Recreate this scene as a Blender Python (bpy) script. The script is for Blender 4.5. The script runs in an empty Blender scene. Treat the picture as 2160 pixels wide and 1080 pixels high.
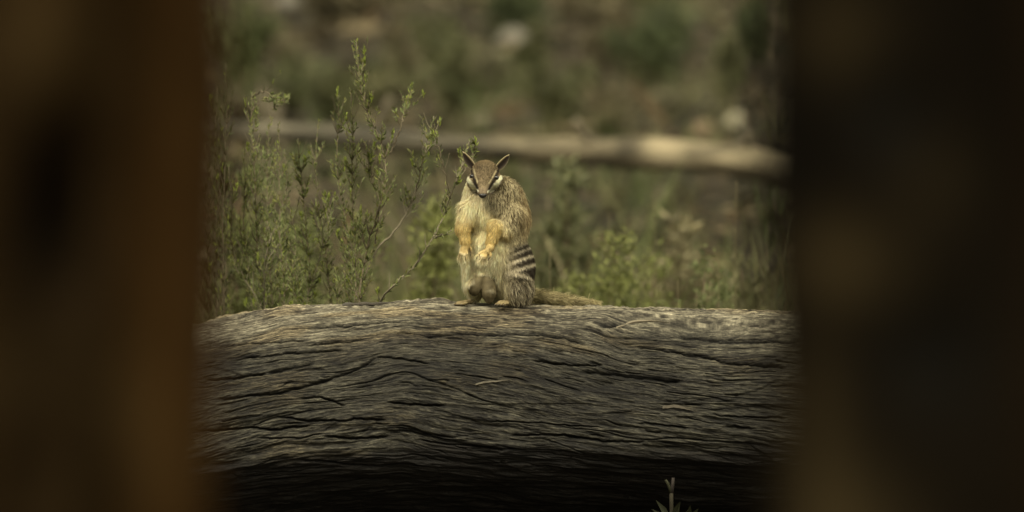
import bpy, math, random
import numpy as np
from mathutils import Vector, Matrix

random.seed(7)
RNG = np.random.default_rng(7)
S = bpy.context.scene
COL = S.collection

# ------------------------------------------------------------------ camera, sky, sun, exposure
PX = 0.0007                       # metres per photo pixel at the log
D = 16.8                          # metres from camera to the log
FOCAL = 36.0 * D / (2160 * PX)
ZTOP = 0.44                       # height of the log's top
CAMZ = 1.75
ZC = ZTOP + 101 * PX
PITCH = math.atan((CAMZ - ZC) / D)
cd = bpy.data.cameras.new('camera')
cam = bpy.data.objects.new('camera', cd)
COL.objects.link(cam)
cam.location = (0, -D, CAMZ)
cam.rotation_euler = (math.pi / 2 - PITCH, 0, 0)
cd.sensor_width = 36.0
cd.lens = FOCAL
cd.clip_start = 0.1
cd.clip_end = 3000
cd.dof.use_dof = True
cd.dof.focus_distance = math.hypot(D - 0.03, CAMZ - ZC)
cd.dof.aperture_fstop = 6.0
S.camera = cam

SUN_EL, SUN_AZ = math.radians(52), math.radians(-44)    # azimuth measured from -y (towards camera), negative = left
w = bpy.data.worlds.new('World')
S.world = w
w.use_nodes = True
nt = w.node_tree
nt.nodes.clear()
sky = nt.nodes.new('ShaderNodeTexSky')
sky.sky_type = 'NISHITA'
sky.sun_disc = False
sky.sun_elevation = SUN_EL
sky.sun_rotation = math.radians(180) + SUN_AZ
sky.dust_density = 6.0
sky.air_density = 1.0
hs = nt.nodes.new('ShaderNodeHueSaturation')
hs.inputs['Saturation'].default_value = 0.0
mx = nt.nodes.new('ShaderNodeMix')
mx.data_type = 'RGBA'
mx.blend_type = 'MULTIPLY'
mx.inputs[0].default_value = 1.0
mx.inputs[7].default_value = (1.0, 0.93, 0.70, 1)
bg = nt.nodes.new('ShaderNodeBackground')
bg.inputs['Strength'].default_value = 0.075
wo = nt.nodes.new('ShaderNodeOutputWorld')
nt.links.new(sky.outputs[0], hs.inputs['Color'])
nt.links.new(hs.outputs[0], mx.inputs[6])
nt.links.new(mx.outputs[2], bg.inputs['Color'])
nt.links.new(bg.outputs[0], wo.inputs['Surface'])

ld = bpy.data.lights.new('sun', 'SUN')
ld.energy = 1.5
ld.angle = math.radians(14)
ld.color = (1.0, 0.92, 0.72)
sun = bpy.data.objects.new('sun', ld)
COL.objects.link(sun)
sd = Vector((math.sin(SUN_AZ) * math.cos(SUN_EL), -math.cos(SUN_AZ) * math.cos(SUN_EL), math.sin(SUN_EL)))
sun.rotation_euler = (-sd).to_track_quat('-Z', 'Y').to_euler()

vs = S.view_settings
vs.view_transform = 'Standard'
vs.look = 'None'
vs.exposure = 1.42
vs.gamma = 1.0
vs.use_curve_mapping = False
S.cycles.use_denoising = True
S.cycles.max_bounces = 6
S.cycles.sample_clamp_indirect = 4

# ------------------------------------------------------------------ helpers
FWD = np.array([0, math.cos(PITCH), -math.sin(PITCH)])
UPV = np.array([0, math.sin(PITCH), math.cos(PITCH)])
K = 36.0 / 2160 / FOCAL


def at(px, py, y=0.0):
    """The point of the place seen at photo pixel (px, py) at distance y behind the log."""
    d = FWD + (px - 1080) * K * np.array([1.0, 0, 0]) + (540 - py) * K * UPV
    t = (y + D) / d[1]
    return np.array([0, -D, CAMZ]) + t * d


def ground_at(px, py):
    d = FWD + (px - 1080) * K * np.array([1.0, 0, 0]) + (540 - py) * K * UPV
    t = -CAMZ / d[2]
    return np.array([0, -D, CAMZ]) + t * d


TAB = np.random.default_rng(11).random(65536)


def _h(ix, iy, iz, seed):
    return TAB[((ix * 73856093) ^ (iy * 19349663) ^ (iz * 83492791) ^ (seed * 2654435)) & 0xFFFF]


def noise2(x, y, seed=0):
    x = np.asarray(x, float); y = np.asarray(y, float)
    x, y = np.broadcast_arrays(x, y)
    xf = np.floor(x); yf = np.floor(y)
    ix = xf.astype(np.int64); iy = yf.astype(np.int64)
    fx = x - xf; fy = y - yf
    fx = fx * fx * fx * (fx * (fx * 6 - 15) + 10); fy = fy * fy * fy * (fy * (fy * 6 - 15) + 10)
    a = _h(ix, iy, 0, seed); b = _h(ix + 1, iy, 0, seed); c = _h(ix, iy + 1, 0, seed); d = _h(ix + 1, iy + 1, 0, seed)
    return ((a + (b - a) * fx) * (1 - fy) + (c + (d - c) * fx) * fy) * 2 - 1


def noise3(x, y, z, seed=0):
    x, y, z = np.broadcast_arrays(np.asarray(x, float), np.asarray(y, float), np.asarray(z, float))
    xf = np.floor(x); yf = np.floor(y); zf = np.floor(z)
    ix = xf.astype(np.int64); iy = yf.astype(np.int64); iz = zf.astype(np.int64)
    fx = x - xf; fy = y - yf; fz = z - zf
    fx = fx * fx * (3 - 2 * fx); fy = fy * fy * (3 - 2 * fy); fz = fz * fz * (3 - 2 * fz)
    r = 0
    for dx in (0, 1):
        for dy in (0, 1):
            for dz in (0, 1):
                wgt = (fx if dx else 1 - fx) * (fy if dy else 1 - fy) * (fz if dz else 1 - fz)
                r = r + wgt * _h(ix + dx, iy + dy, iz + dz, seed)
    return r * 2 - 1


def fbm2(x, y, seed=0, oct=4):
    r = 0; a = 1.0; t = 0
    for i in range(oct):
        r = r + a * noise2(x * 2 ** i, y * 2 ** i, seed + i * 17); t += a; a *= 0.5
    return r / t


def sstep(a, b, x):
    t = np.clip((np.asarray(x, float) - a) / (b - a), 0, 1)
    return t * t * (3 - 2 * t)


def make_mesh(name, verts, faces, mat=None, parent=None, smooth=True, colors=None, loc=None):
    """faces: list, or an int array of quads/triangles; colors: one rgb per vertex."""
    me = bpy.data.meshes.new(name)
    verts = np.asarray(verts, np.float32).reshape(-1, 3)
    if isinstance(faces, np.ndarray):
        n, k = faces.shape
        me.vertices.add(len(verts)); me.vertices.foreach_set('co', verts.ravel())
        me.loops.add(n * k); me.loops.foreach_set('vertex_index', faces.astype(np.int32).ravel())
        me.polygons.add(n)
        me.polygons.foreach_set('loop_start', np.arange(0, n * k, k, dtype=np.int32))
        me.polygons.foreach_set('loop_total', np.full(n, k, np.int32))
        me.update(calc_edges=True)
    else:
        me.from_pydata(verts.tolist(), [], faces)
        me.update()
    me.polygons.foreach_set('use_smooth', np.full(len(me.polygons), smooth, bool))
    if colors is not None:
        a = me.color_attributes.new('Col', 'FLOAT_COLOR', 'POINT')
        c = np.ones((len(verts), 4), np.float32); c[:, :3] = colors
        a.data.foreach_set('color', c.ravel())
    if mat:
        me.materials.append(mat)
    o = bpy.data.objects.new(name, me)
    COL.objects.link(o)
    if parent:
        o.parent = parent
        o.matrix_parent_inverse = Matrix.Translation(-Vector(parent.location))
    if loc is not None:
        o.location = loc
    return o


def thing(name, label, cat, loc=(0, 0, 0), group=None):
    o = bpy.data.objects.new(name, None)
    COL.objects.link(o)
    o.location = [float(v) for v in loc]
    o.empty_display_size = 0.05
    return tag(o, label, cat, group)


def tag(o, label, cat, group=None):
    o['label'] = label; o['category'] = cat
    if group:
        o['group'] = group
    return o


def material(name, color=(0.2, 0.2, 0.2), attr=False, rough=0.8, spec=0.25, var=0.0, scale=40.0, stretch=(1, 1, 1),
             bump=0.0, bscale=200.0, color2=None, bdist=0.002, transl=0.0):
    m = bpy.data.materials.new(name)
    m.use_nodes = True
    n = m.node_tree.nodes; L = m.node_tree.links
    b = n['Principled BSDF']
    b.inputs['Roughness'].default_value = rough
    b.inputs['Specular IOR Level'].default_value = spec
    tc = n.new('ShaderNodeTexCoord'); mp = n.new('ShaderNodeMapping')
    mp.inputs['Scale'].default_value = stretch
    L.new(tc.outputs['Object'], mp.inputs['Vector'])
    if attr:
        src = n.new('ShaderNodeAttribute'); src.attribute_name = 'Col'
        out = src.outputs['Color']
    else:
        src = n.new('ShaderNodeRGB'); src.outputs[0].default_value = (*color, 1)
        out = src.outputs[0]
    if color2 is not None:
        nz = n.new('ShaderNodeTexNoise'); nz.inputs['Scale'].default_value = scale; nz.inputs['Detail'].default_value = 8
        L.new(mp.outputs[0], nz.inputs['Vector'])
        cr = n.new('ShaderNodeValToRGB'); cr.color_ramp.elements[0].position = 0.35; cr.color_ramp.elements[1].position = 0.65
        L.new(nz.outputs['Fac'], cr.inputs[0])
        mi = n.new('ShaderNodeMix'); mi.data_type = 'RGBA'
        L.new(cr.outputs[0], mi.inputs[0]); L.new(out, mi.inputs[6]); mi.inputs[7].default_value = (*color2, 1)
        out = mi.outputs[2]
    if var:
        nz = n.new('ShaderNodeTexNoise'); nz.inputs['Scale'].default_value = scale * 2.3; nz.inputs['Detail'].default_value = 6
        L.new(mp.outputs[0], nz.inputs['Vector'])
        mr = n.new('ShaderNodeMapRange')
        mr.inputs[1].default_value = 0.3; mr.inputs[2].default_value = 0.7
        mr.inputs[3].default_value = 1 - var; mr.inputs[4].default_value = 1 + var
        L.new(nz.outputs['Fac'], mr.inputs[0])
        mu = n.new('ShaderNodeMix'); mu.data_type = 'RGBA'; mu.blend_type = 'MULTIPLY'; mu.inputs[0].default_value = 1
        L.new(out, mu.inputs[6]); L.new(mr.outputs[0], mu.inputs[7])
        out = mu.outputs[2]
    L.new(out, b.inputs['Base Color'])
    if bump:
        nz = n.new('ShaderNodeTexNoise'); nz.inputs['Scale'].default_value = bscale; nz.inputs['Detail'].default_value = 6
        L.new(mp.outputs[0], nz.inputs['Vector'])
        bp = n.new('ShaderNodeBump'); bp.inputs['Strength'].default_value = bump; bp.inputs['Distance'].default_value = bdist
        L.new(nz.outputs['Fac'], bp.inputs['Height']); L.new(bp.outputs[0], b.inputs['Normal'])
    if transl:
        tr = n.new('ShaderNodeBsdfTranslucent'); L.new(out, tr.inputs['Color'])
        ms = n.new('ShaderNodeMixShader'); ms.inputs[0].default_value = transl
        L.new(b.outputs[0], ms.inputs[1]); L.new(tr.outputs[0], ms.inputs[2])
        L.new(ms.outputs[0], n['Material Output'].inputs['Surface'])
    return m


class MB:
    """Collects tubes and blades into one mesh."""
    def __init__(s): s.v = []; s.f = []; s.c = []; s.n = 0

    def add(s, v, f, c):
        v = np.asarray(v, float); s.v.append(v)
        s.f += [tuple(i + s.n for i in q) for q in f]
        c = np.asarray(c, float)
        s.c.append(np.broadcast_to(c, (len(v), 3)).copy()); s.n += len(v)

    def tube(s, pts, r0, r1, c, sides=6, cap=True, wob=0.0):
        pts = np.asarray(pts, float); n = len(pts)
        tg = np.gradient(pts, axis=0); tg /= np.linalg.norm(tg, axis=1)[:, None] + 1e-12
        ref = np.array([0, 1.0, 0]) if abs(tg[0][1]) < 0.9 else np.array([1.0, 0, 0])
        vv = []
        for i in range(n):
            a = np.cross(tg[i], ref); a /= np.linalg.norm(a) + 1e-12; b = np.cross(tg[i], a)
            r = r0 + (r1 - r0) * i / (n - 1)
            if wob: r *= 1 + wob * (random.random() - 0.5)
            for k in range(sides):
                th = 2 * math.pi * k / sides
                vv.append(pts[i] + r * (a * math.cos(th) + b * math.sin(th)))
        f = [(i * sides + k, i * sides + (k + 1) % sides, (i + 1) * sides + (k + 1) % sides, (i + 1) * sides + k)
             for i in range(n - 1) for k in range(sides)]
        if cap:
            f += [tuple(range(sides))[::-1], tuple((n - 1) * sides + k for k in range(sides))]
        s.add(vv, f, c)

    def leaf(s, p, d, L, W, c, nrm=None, fold=0.25):
        d = np.asarray(d, float); d = d / (np.linalg.norm(d) + 1e-12)
        if nrm is None: nrm = RNG.normal(size=3)
        sd = np.cross(d, nrm); sd /= np.linalg.norm(sd) + 1e-12; up = np.cross(sd, d)
        p = np.asarray(p, float)
        m = p + d * L * 0.45 - up * W * fold
        v = [p, m + sd * W / 2 + up * W * fold, p + d * L, m - sd * W / 2 + up * W * fold, m]
        s.add(v, [(0, 4, 1), (1, 4, 2), (0, 3, 4), (3, 2, 4)], c)

    def blade(s, p, d, L, W, c, bend=0.3):
        d = np.asarray(d, float); d /= np.linalg.norm(d)
        sd = np.cross(d, RNG.normal(size=3)); sd /= np.linalg.norm(sd)
        bd = np.array([RNG.normal(), RNG.normal(), -0.4]) * bend
        q = [np.asarray(p) + d * L * t + bd * L * t * t for t in (0, 0.4, 0.75, 1)]
        v = [q[0] - sd * W / 2, q[0] + sd * W / 2, q[1] - sd * W * .45, q[1] + sd * W * .45, q[2] - sd * W * .3, q[2] + sd * W * .3, q[3]]
        s.add(v, [(0, 1, 3, 2), (2, 3, 5, 4), (4, 5, 6)], c)

    def build(s, name, mat, parent=None, smooth=True):
        return make_mesh(name, np.concatenate(s.v), s.f, mat, parent, smooth, np.concatenate(s.c))


def smooth_path(pts, n):
    pts = np.asarray(pts, float)
    t = np.concatenate([[0], np.cumsum(np.linalg.norm(np.diff(pts, axis=0), axis=1))])
    u = np.linspace(0, t[-1], n)
    q = np.stack([np.interp(u, t, pts[:, k]) for k in range(pts.shape[1])], 1)
    for _ in range(max(1, n // 10)):
        q[1:-1] = (q[:-2] + 2 * q[1:-1] + q[2:]) / 4
    return q


M_LEAF = material('leaf', attr=True, rough=0.6, spec=0.3, transl=0.25)
M_STEM = material('stem_bark', attr=True, rough=0.85, spec=0.2, var=0.25, scale=120)
M_LITTER = material('leaf_litter', attr=True, rough=0.8, spec=0.2)

# ------------------------------------------------------------------ ground
gx = np.concatenate([np.linspace(-700, -8, 24), np.linspace(-7, 7, 130), np.linspace(8, 700, 24)])
gy = np.concatenate([np.linspace(-60, -9, 14), np.linspace(-8, 24, 240), np.linspace(26, 1500, 30)])
GX, GY = np.meshgrid(gx, gy)


def ground_z(x, y):
    x = np.asarray(x, float); y = np.asarray(y, float)
    near = sstep(40, 20, np.abs(y)) * sstep(14, 7, np.abs(x))
    z = (0.05 * noise2(x / 1.7, y / 1.7, 3) + 0.025 * noise2(x / 0.5, y / 0.5, 4)) * near * sstep(0.3, 1.5, np.abs(y))
    return z - 0.03 * near


GZ = ground_z(GX, GY)
ny, nx = GX.shape
idx = np.arange(ny * nx).reshape(ny, nx)
F = np.stack([idx[:-1, :-1], idx[:-1, 1:], idx[1:, 1:], idx[1:, :-1]], -1).reshape(-1, 4)
M_GROUND = material('bush_soil', (0.040, 0.030, 0.019), rough=0.9, spec=0.15, var=0.45, scale=4.0, color2=(0.022, 0.021, 0.011), bump=0.6, bscale=60, bdist=0.02)
g = make_mesh('ground', np.stack([GX, GY, GZ], -1).reshape(-1, 3), F, M_GROUND)
g['kind'] = 'structure'

# ------------------------------------------------------------------ leaf litter, twigs, dry grass (uncountable)
lit = MB()
tones = np.array([[0.15, 0.12, 0.07], [0.10, 0.08, 0.045], [0.2, 0.17, 0.11], [0.065, 0.055, 0.033], [0.15, 0.10, 0.052], [0.09, 0.10, 0.04]])
for i in range(11000):
    y = 0.5 + 20 * RNG.random() ** 1.1
    x = (RNG.random() - 0.5) * (2.2 + 0.09 * y)
    if fbm2(x * 1.3, y * 0.7, 21, 2) < -0.25 and RNG.random() < 0.7: continue
    z = float(ground_z(x, y)) + 0.004 + 0.02 * RNG.random()
    d = RNG.normal(size=3); d[2] *= 0.35
    L = 0.03 + 0.05 * RNG.random()
    if i % 9 == 0: L *= 2.6
    tone = tones[RNG.integers(6)] * (.5 if i % 9 else .62) * (0.2 + 1.35 * RNG.random() ** 1.8) * (1.0 + 0.5 * float(noise2(x * 2, y * 1.1, 22)))
    lit.leaf((x, y, z), d, L, L * (0.25 + 0.2 * RNG.random()), np.clip(tone, 0.01, 1), (RNG.normal() * .4, RNG.normal() * .4, 1))
for i in range(500):
    y = 0.6 + 19 * RNG.random(); x = (RNG.random() - 0.5) * (2.2 + 0.09 * y)
    z = float(ground_z(x, y)) + 0.008
    a = RNG.random() * 6.28; L = 0.08 + 0.3 * RNG.random() ** 2
    e = np.array([math.cos(a) * L, math.sin(a) * L, 0.1 * L * RNG.normal() + 0.01])
    p = np.array([x, y, z])
    r = 0.002 + 0.006 * RNG.random()
    lit.tube([p, p + e * .5 + RNG.normal(size=3) * 0.01, p + e], r, r * .6, tones[RNG.integers(3)] * (0.6 + RNG.random()), 5)
o = lit.build('leaf_litter', M_LITTER, smooth=False); o['kind'] = 'stuff'
tag(o, 'brown and grey fallen leaves and twigs covering the ground behind the log', 'leaf litter')

gr = MB()
for i in range(850):
    y = 0.9 + 18 * RNG.random(); x = (RNG.random() - 0.5) * (2.0 + 0.09 * y)
    if noise2(x * 1.1, y * .8, 31) < 0.0: continue
    z = float(ground_z(x, y)); base = np.array([0.12, 0.115, 0.052]) if RNG.random() < .5 else np.array([0.08, 0.10, 0.035])
    for k in range(RNG.integers(6, 16)):
        d = np.array([RNG.normal() * .35, RNG.normal() * .35, 1.0])
        gr.blade((x + RNG.normal() * .015, y + RNG.normal() * .015, z), d, 0.06 + 0.16 * RNG.random(), 0.004, base * (0.7 + .6 * RNG.random()))
o = gr.build('dry_grass', M_LEAF, smooth=False); o['kind'] = 'stuff'
tag(o, 'thin olive and straw grass growing among the litter', 'grass')

tg_ = MB()
for i in range(1250):
    y = 1.5 + 4.2 * RNG.random(); x = (RNG.random() - 0.5) * (1.7 + 0.09 * y)
    if noise2(x * 2.3, y * .9, 33) < -0.12: continue
    z = float(ground_z(x, y))
    base = [np.array([.105, .105, .045]), np.array([.085, .10, .036]), np.array([.12, .10, .055])][RNG.integers(3)]
    hgt = (.18 + .27 * RNG.random()) * (.75 + .5 * float(noise2(x * 1.9, y * .8, 34)))
    for k in range(RNG.integers(3, 8)):
        d = np.array([RNG.normal() * .22, RNG.normal() * .22, 1.0])
        tg_.blade((x + RNG.normal() * .02, y + RNG.normal() * .02, z), d, hgt * (.7 + .5 * RNG.random()), .0035 + .003 * RNG.random(), base * 1.3 * (.6 + .8 * RNG.random()), .18)
o = tg_.build('tall_grass', M_LEAF, smooth=False); o['kind'] = 'stuff'
tag(o, 'tall olive grass and weeds between the log and the fallen branch', 'grass')

# ------------------------------------------------------------------ bushes in the blurred distance
def bush(px, py_base, y, h_px, w_px, col, label, n=400, leaf=0.03, group=None, dens_up=1.0, name='low_bush'):
    top = at(px, py_base - h_px, y)
    if y > 6:
        y = float(ground_at(px, py_base)[1]); top = at(px, py_base - h_px, y)
    c = top.copy(); c[2] = float(ground_z(c[0], c[1]))
    sc = (y + D) / D * PX
    h, wd = top[2] - c[2], w_px * sc
    n = int(n * (3.0 if y < 6 else 2.2))
    t = thing(name, label, 'bush', c, group)
    st = MB(); fo = MB()
    col = np.asarray(col, float)
    ns = max(5, int(wd / 0.05))
    tips = []
    for i in range(ns):
        a = RNG.random() * 6.28; rr = wd / 2 * math.sqrt(RNG.random())
        hh = h * (0.55 + 0.45 * RNG.random()) * (1 - 0.3 * (rr / (wd / 2)) ** 2)
        e = c + np.array([rr * math.cos(a), rr * math.sin(a) * .8, hh])
        mid = c + np.array([rr * .35 * math.cos(a), rr * .35 * math.sin(a), hh * .55])
        path = smooth_path([c + np.array([RNG.normal() * .01, RNG.normal() * .01, -0.02]), mid, e], 8)
        st.tube(path, 0.004 * h / .3 + .001, 0.001, np.array([0.12, 0.09, 0.06]) * (0.7 + .6 * RNG.random()), 5)
        tips.append(path)
    for i in range(n):
        path = tips[RNG.integers(len(tips))]
        q = path[min(7, int(8 * (0.28 + .72 * RNG.random() ** .6)))] + RNG.normal(size=3) * wd * .10
        q[2] = max(q[2], c[2] + 0.01)
        d = RNG.normal(size=3) + np.array([0, 0, 0.8])
        fo.leaf(q, d, leaf * (.6 + .8 * RNG.random()), leaf * .34, col * (1.25 if y < 6 else .95) * (0.45 + 1.1 * RNG.random()))
    st.build('stems', M_STEM, t)
    f = fo.build('foliage', M_LEAF, t, smooth=False); f['kind'] = 'stuff'
    return t


G1, G2, G3, G4 = (0.085, 0.10, 0.037), (0.10, 0.103, 0.047), (0.072, 0.088, 0.038), (0.14, 0.12, 0.07)
GRP = 'blurred bushes far behind the fallen branch'
for a in [
    (500, 170, 11, 150, 150, G1, 'dark green low bush at the upper left, above the tall shrub', 260, .035),
    (1400, 160, 13, 190, 210, G3, 'broad dark green bush at the top right in the far blur', 330, .04),
    (960, 220, 9.5, 160, 120, G2, 'upright olive bush in the top middle, left of the pale grey stone', 330, .035),
    (845, 170, 10.5, 110, 60, G4, 'straw coloured dry bush right of the tallest shrub tip', 350, .03),
    (1170, 260, 9.0, 130, 100, G2, 'olive grey bush rising just behind the fallen branch above the numbat', 500, .03),
    (700, 240, 9.0, 90, 120, G2, 'olive bush half hidden behind the upper twigs of the shrub', 400, .03),
    (1290, 130, 12.5, 120, 90, G4, 'brownish dry bush left of the broad dark green bush', 350, .035),
    (1060, 80, 14.5, 110, 150, G3, 'dark bush cut by the top edge above the pale grey stone', 260, .04),
    (720, 70, 14.5, 120, 160, G4, 'brown dry bush cut by the top edge above the shrub', 450, .04),
    (1600, 130, 12.0, 170, 90, G3, 'dark bush against the edge of the right charred trunk', 240, .035)]:
    bush(*a[:6], a[6], a[7], a[8], GRP)
for (px_, pb_, hh_, ww_, cc_, lb_) in [(560, 120, 60, 150, G4, "straw scrub at the upper left below the dark green bush"), (610, 215, 70, 120, G2, "olive scrub left of the tall shrub's upper twigs"), (800, 225, 60, 130, (.13, .125, .06), "straw olive scrub just right of the tallest shrub tip"), (905, 120, 90, 90, G2, "upright olive scrub between the two upper middle bushes"), (1010, 170, 70, 130, (.14, .13, .075), "pale straw scrub above the numbat in the far litter"),
                          (1120, 165, 110, 70, G2, "tall narrow olive scrub right of the top middle stone"), (1215, 215, 80, 90, (.12, .12, .06), "pale olive scrub right above the fallen branch, middle"), (1300, 250, 60, 130, G4, "brown straw scrub above the bright part of the fallen branch"), (1430, 240, 60, 120, (.13, .12, .07), "pale straw scrub left of the tan stone"), (1530, 170, 80, 100, G2, "olive scrub above the pale round stone"),
                          (1240, 60, 70, 140, G4, "brown straw scrub near the top edge, left of the broad dark bush"), (780, 20, 60, 160, G2, "olive scrub at the top edge above the tallest shrub tip"), (450, 110, 80, 120, G2, "olive scrub in the top left corner beside the brown trunk"), (1330, 20, 50, 150, G2, "olive scrub at the top edge above the broad dark bush")]:
    bush(px_, pb_, 9, hh_, ww_, cc_, lb_, 170, .04, 'indistinct scrub in the far blur', name='scrub')
GRP2 = 'blurred plants between the log and the fallen branch'
for a in [
    (880, 640, 2.6, 270, 210, (0.14, 0.15, 0.048), 'soft green bush left of the numbat behind the shrub stems', 1100, .016),
    (690, 650, 2.4, 290, 230, (0.105, 0.118, 0.042), 'wide green bush behind the middle of the leafy shrub', 1200, .016),
    (520, 660, 2.6, 290, 160, (0.10, 0.113, 0.04), 'green bush behind the left stems of the leafy shrub', 900, .016),
    (1240, 655, 2.2, 205, 230, (0.115, 0.125, 0.038), 'bright yellow green plant right of the numbat', 1100, .013),
    (1345, 660, 2.6, 190, 190, (0.13, 0.145, 0.045), 'yellow green plant next to the brightest plant, nearer the trunk', 700, .013),
    (1190, 560, 4.0, 190, 150, (0.11, 0.115, 0.055), 'olive grey bush right behind the numbat\'s back', 420, .025),
    (1420, 560, 4.3, 150, 150, (0.17, 0.15, 0.085), 'dry straw brown bush under the pale fallen branch', 380, .025),
    (1580, 600, 3.4, 150, 110, (0.115, 0.11, 0.055), 'dull olive bush beside the right charred trunk', 260, .02),
    (1470, 665, 1.8, 160, 190, (0.09, 0.105, 0.04), 'low green plant poking up behind the log on the right', 700, .013),
    (985, 560, 5.2, 262, 100, G2, 'loose olive bush crossing the fallen branch just above the numbat\'s ears', 170, .022),
    (1170, 560, 5.4, 275, 120, G2, 'tall loose olive bush crossing the middle of the fallen branch', 200, .022),
    (1080, 560, 4.4, 150, 120, (0.10, 0.10, 0.045), 'olive bush hidden behind the numbat', 300, .025)]:
    bush(*a[:6], a[6], a[7], a[8], GRP2)

# ------------------------------------------------------------------ fallen branch behind
def fallen_branch():
    y0 = 8.0
    pts = [(180, 262), (480, 276), (700, 284), (930, 306), (1150, 318), (1320, 322), (1480, 332), (1600, 346), (1690, 362), (1800, 392)]
    P = smooth_path([at(a, b, y0 - 0.5 * (a - 900) / 900) for a, b in pts], 60)
    sd_ = 24
    n = len(P); V = []; C = []
    tg = np.gradient(P, axis=0); tg /= np.linalg.norm(tg, axis=1)[:, None]
    for i in range(n):
        a = np.cross(tg[i], [0, 0, 1.0]); a /= np.linalg.norm(a); b = np.cross(a, tg[i])
        u = i / (n - 1)
        r = 0.018 + 0.0145 * sstep(.3, .65, u) - 0.010 * max(0, u - .8) * 5 + .007 * float(noise2(i * .21, 0, 44))
        for k in range(sd_):
            th = 2 * math.pi * k / sd_
            rr = r * (1 + .12 * float(noise2(i * .35, k * .5, 41)) + .06 * float(noise2(i * 1.3, k * 1.1, 42)))
            V.append(P[i] + rr * (a * math.cos(th) + b * math.sin(th)))
            tn = 0.5 + .5 * float(noise2(i * .3, k * .35, 43))
            C.append((np.array([0.215, 0.18, 0.112]) * sstep(.45, .62, u) + np.array([.18, .16, .112]) * (1 - sstep(.45, .62, u))) * (0.45 + .8 * tn) * (.8 + .35 * float(noise2(i * .22, 5, 45))) * (1 - .6 * float(sstep(.15, .4, noise2(i * .4, k * .3, 46)))))
    f = [(i * sd_ + k, i * sd_ + (k + 1) % sd_, (i + 1) * sd_ + (k + 1) % sd_, (i + 1) * sd_ + k) for i in range(n - 1) for k in range(sd_)]
    f += [tuple(range(sd_))[::-1], tuple((n - 1) * sd_ + k for k in range(sd_))]
    m = material('pale_branch_wood', attr=True, rough=0.75, var=.25, scale=30, stretch=(.2, 1, 1), bump=.4, bscale=60)
    t = thing('fallen_branch', 'long pale bleached branch lying across the blurred background', 'branch', P[30])
    make_mesh('limb', V, f, m, t, True, np.array(C))
    for (i, dx, dz, r) in ((22, .05, .09, .011), (40, -.06, .07, .010), (49, .07, .06, .009)):
        mb = MB(); p = P[i]; e = p + np.array([dx, -.03, dz]); mb.tube(smooth_path([p, (p + e) / 2 + np.array([dx * .15, 0, .005]), e], 7), r, r * .75, (.13, .11, .075), 8, wob=.3)
        mb.build('stub', m, t)
    # side limbs that hold it off the ground
    for (i, dx, dy, r) in ((6, -0.12, .12, .012), (28, 0.1, .14, .014)):
        p = P[i]; e = np.array([p[0] + dx, p[1] + dy, float(ground_z(p[0] + dx, p[1] + dy)) - .01])
        mb = MB(); mb.tube(smooth_path([p, (p + e) / 2 + np.array([dx * .2, 0, .02]), e], 8), r, r * .7, (0.26, 0.21, 0.14), 8, wob=.2)
        mb.build('side_limb', m, t)


fallen_branch()

# ------------------------------------------------------------------ stones and far sticks
M_STONE = material('stone', attr=True, rough=.85, var=.25, scale=20, bump=.5, bscale=50)


def stone(px, py, y, r, col, label):
    c = at(px, py, y); c[2] = float(ground_z(c[0], c[1])) + r * .55
    n1, n2 = 14, 20
    V = []
    for i in range(n1 + 1):
        for k in range(n2):
            th, ph = math.pi * i / n1, 2 * math.pi * k / n2
            d = np.array([math.sin(th) * math.cos(ph), math.sin(th) * math.sin(ph), .8 * math.cos(th)])
            V.append(c + d * r * (1 + .22 * float(noise3(d[0] * 1.7 + px, d[1] * 1.7, d[2] * 1.7, 51)) + .08 * float(noise3(*(d * 5), 52))))
    f = [(i * n2 + k, i * n2 + (k + 1) % n2, (i + 1) * n2 + (k + 1) % n2, (i + 1) * n2 + k) for i in range(n1) for k in range(n2)]
    tone = np.array([[1 + .25 * float(noise3(*(np.array(v) * 25), 53))] for v in V])
    o = make_mesh('stone', V, f, M_STONE, None, True, np.asarray(col) * tone)
    tag(o, label, 'stone', 'stones in the background litter')


gs = lambda px, py: ground_at(px, py)[1]
stone(1552, 240, gs(1552, 240), .034, (.21, .19, .135), 'small pale round stone above the right end of the fallen branch')
stone(1482, 246, gs(1482, 246), .03, (.15, .11, .07), 'tan stone left of the pale round stone')
stone(1082, 90, gs(1082, 90), .045, (.12, .11, .09), 'grey stone in the top middle of the far litter')
stone(1010, 225, gs(1010, 225), .03, (.13, .11, .08), 'brownish stone behind the branch above the numbat')
stone(612, 12, gs(612, 12), .04, (.13, .12, .10), 'grey stone at the top edge above the shrub')

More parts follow.
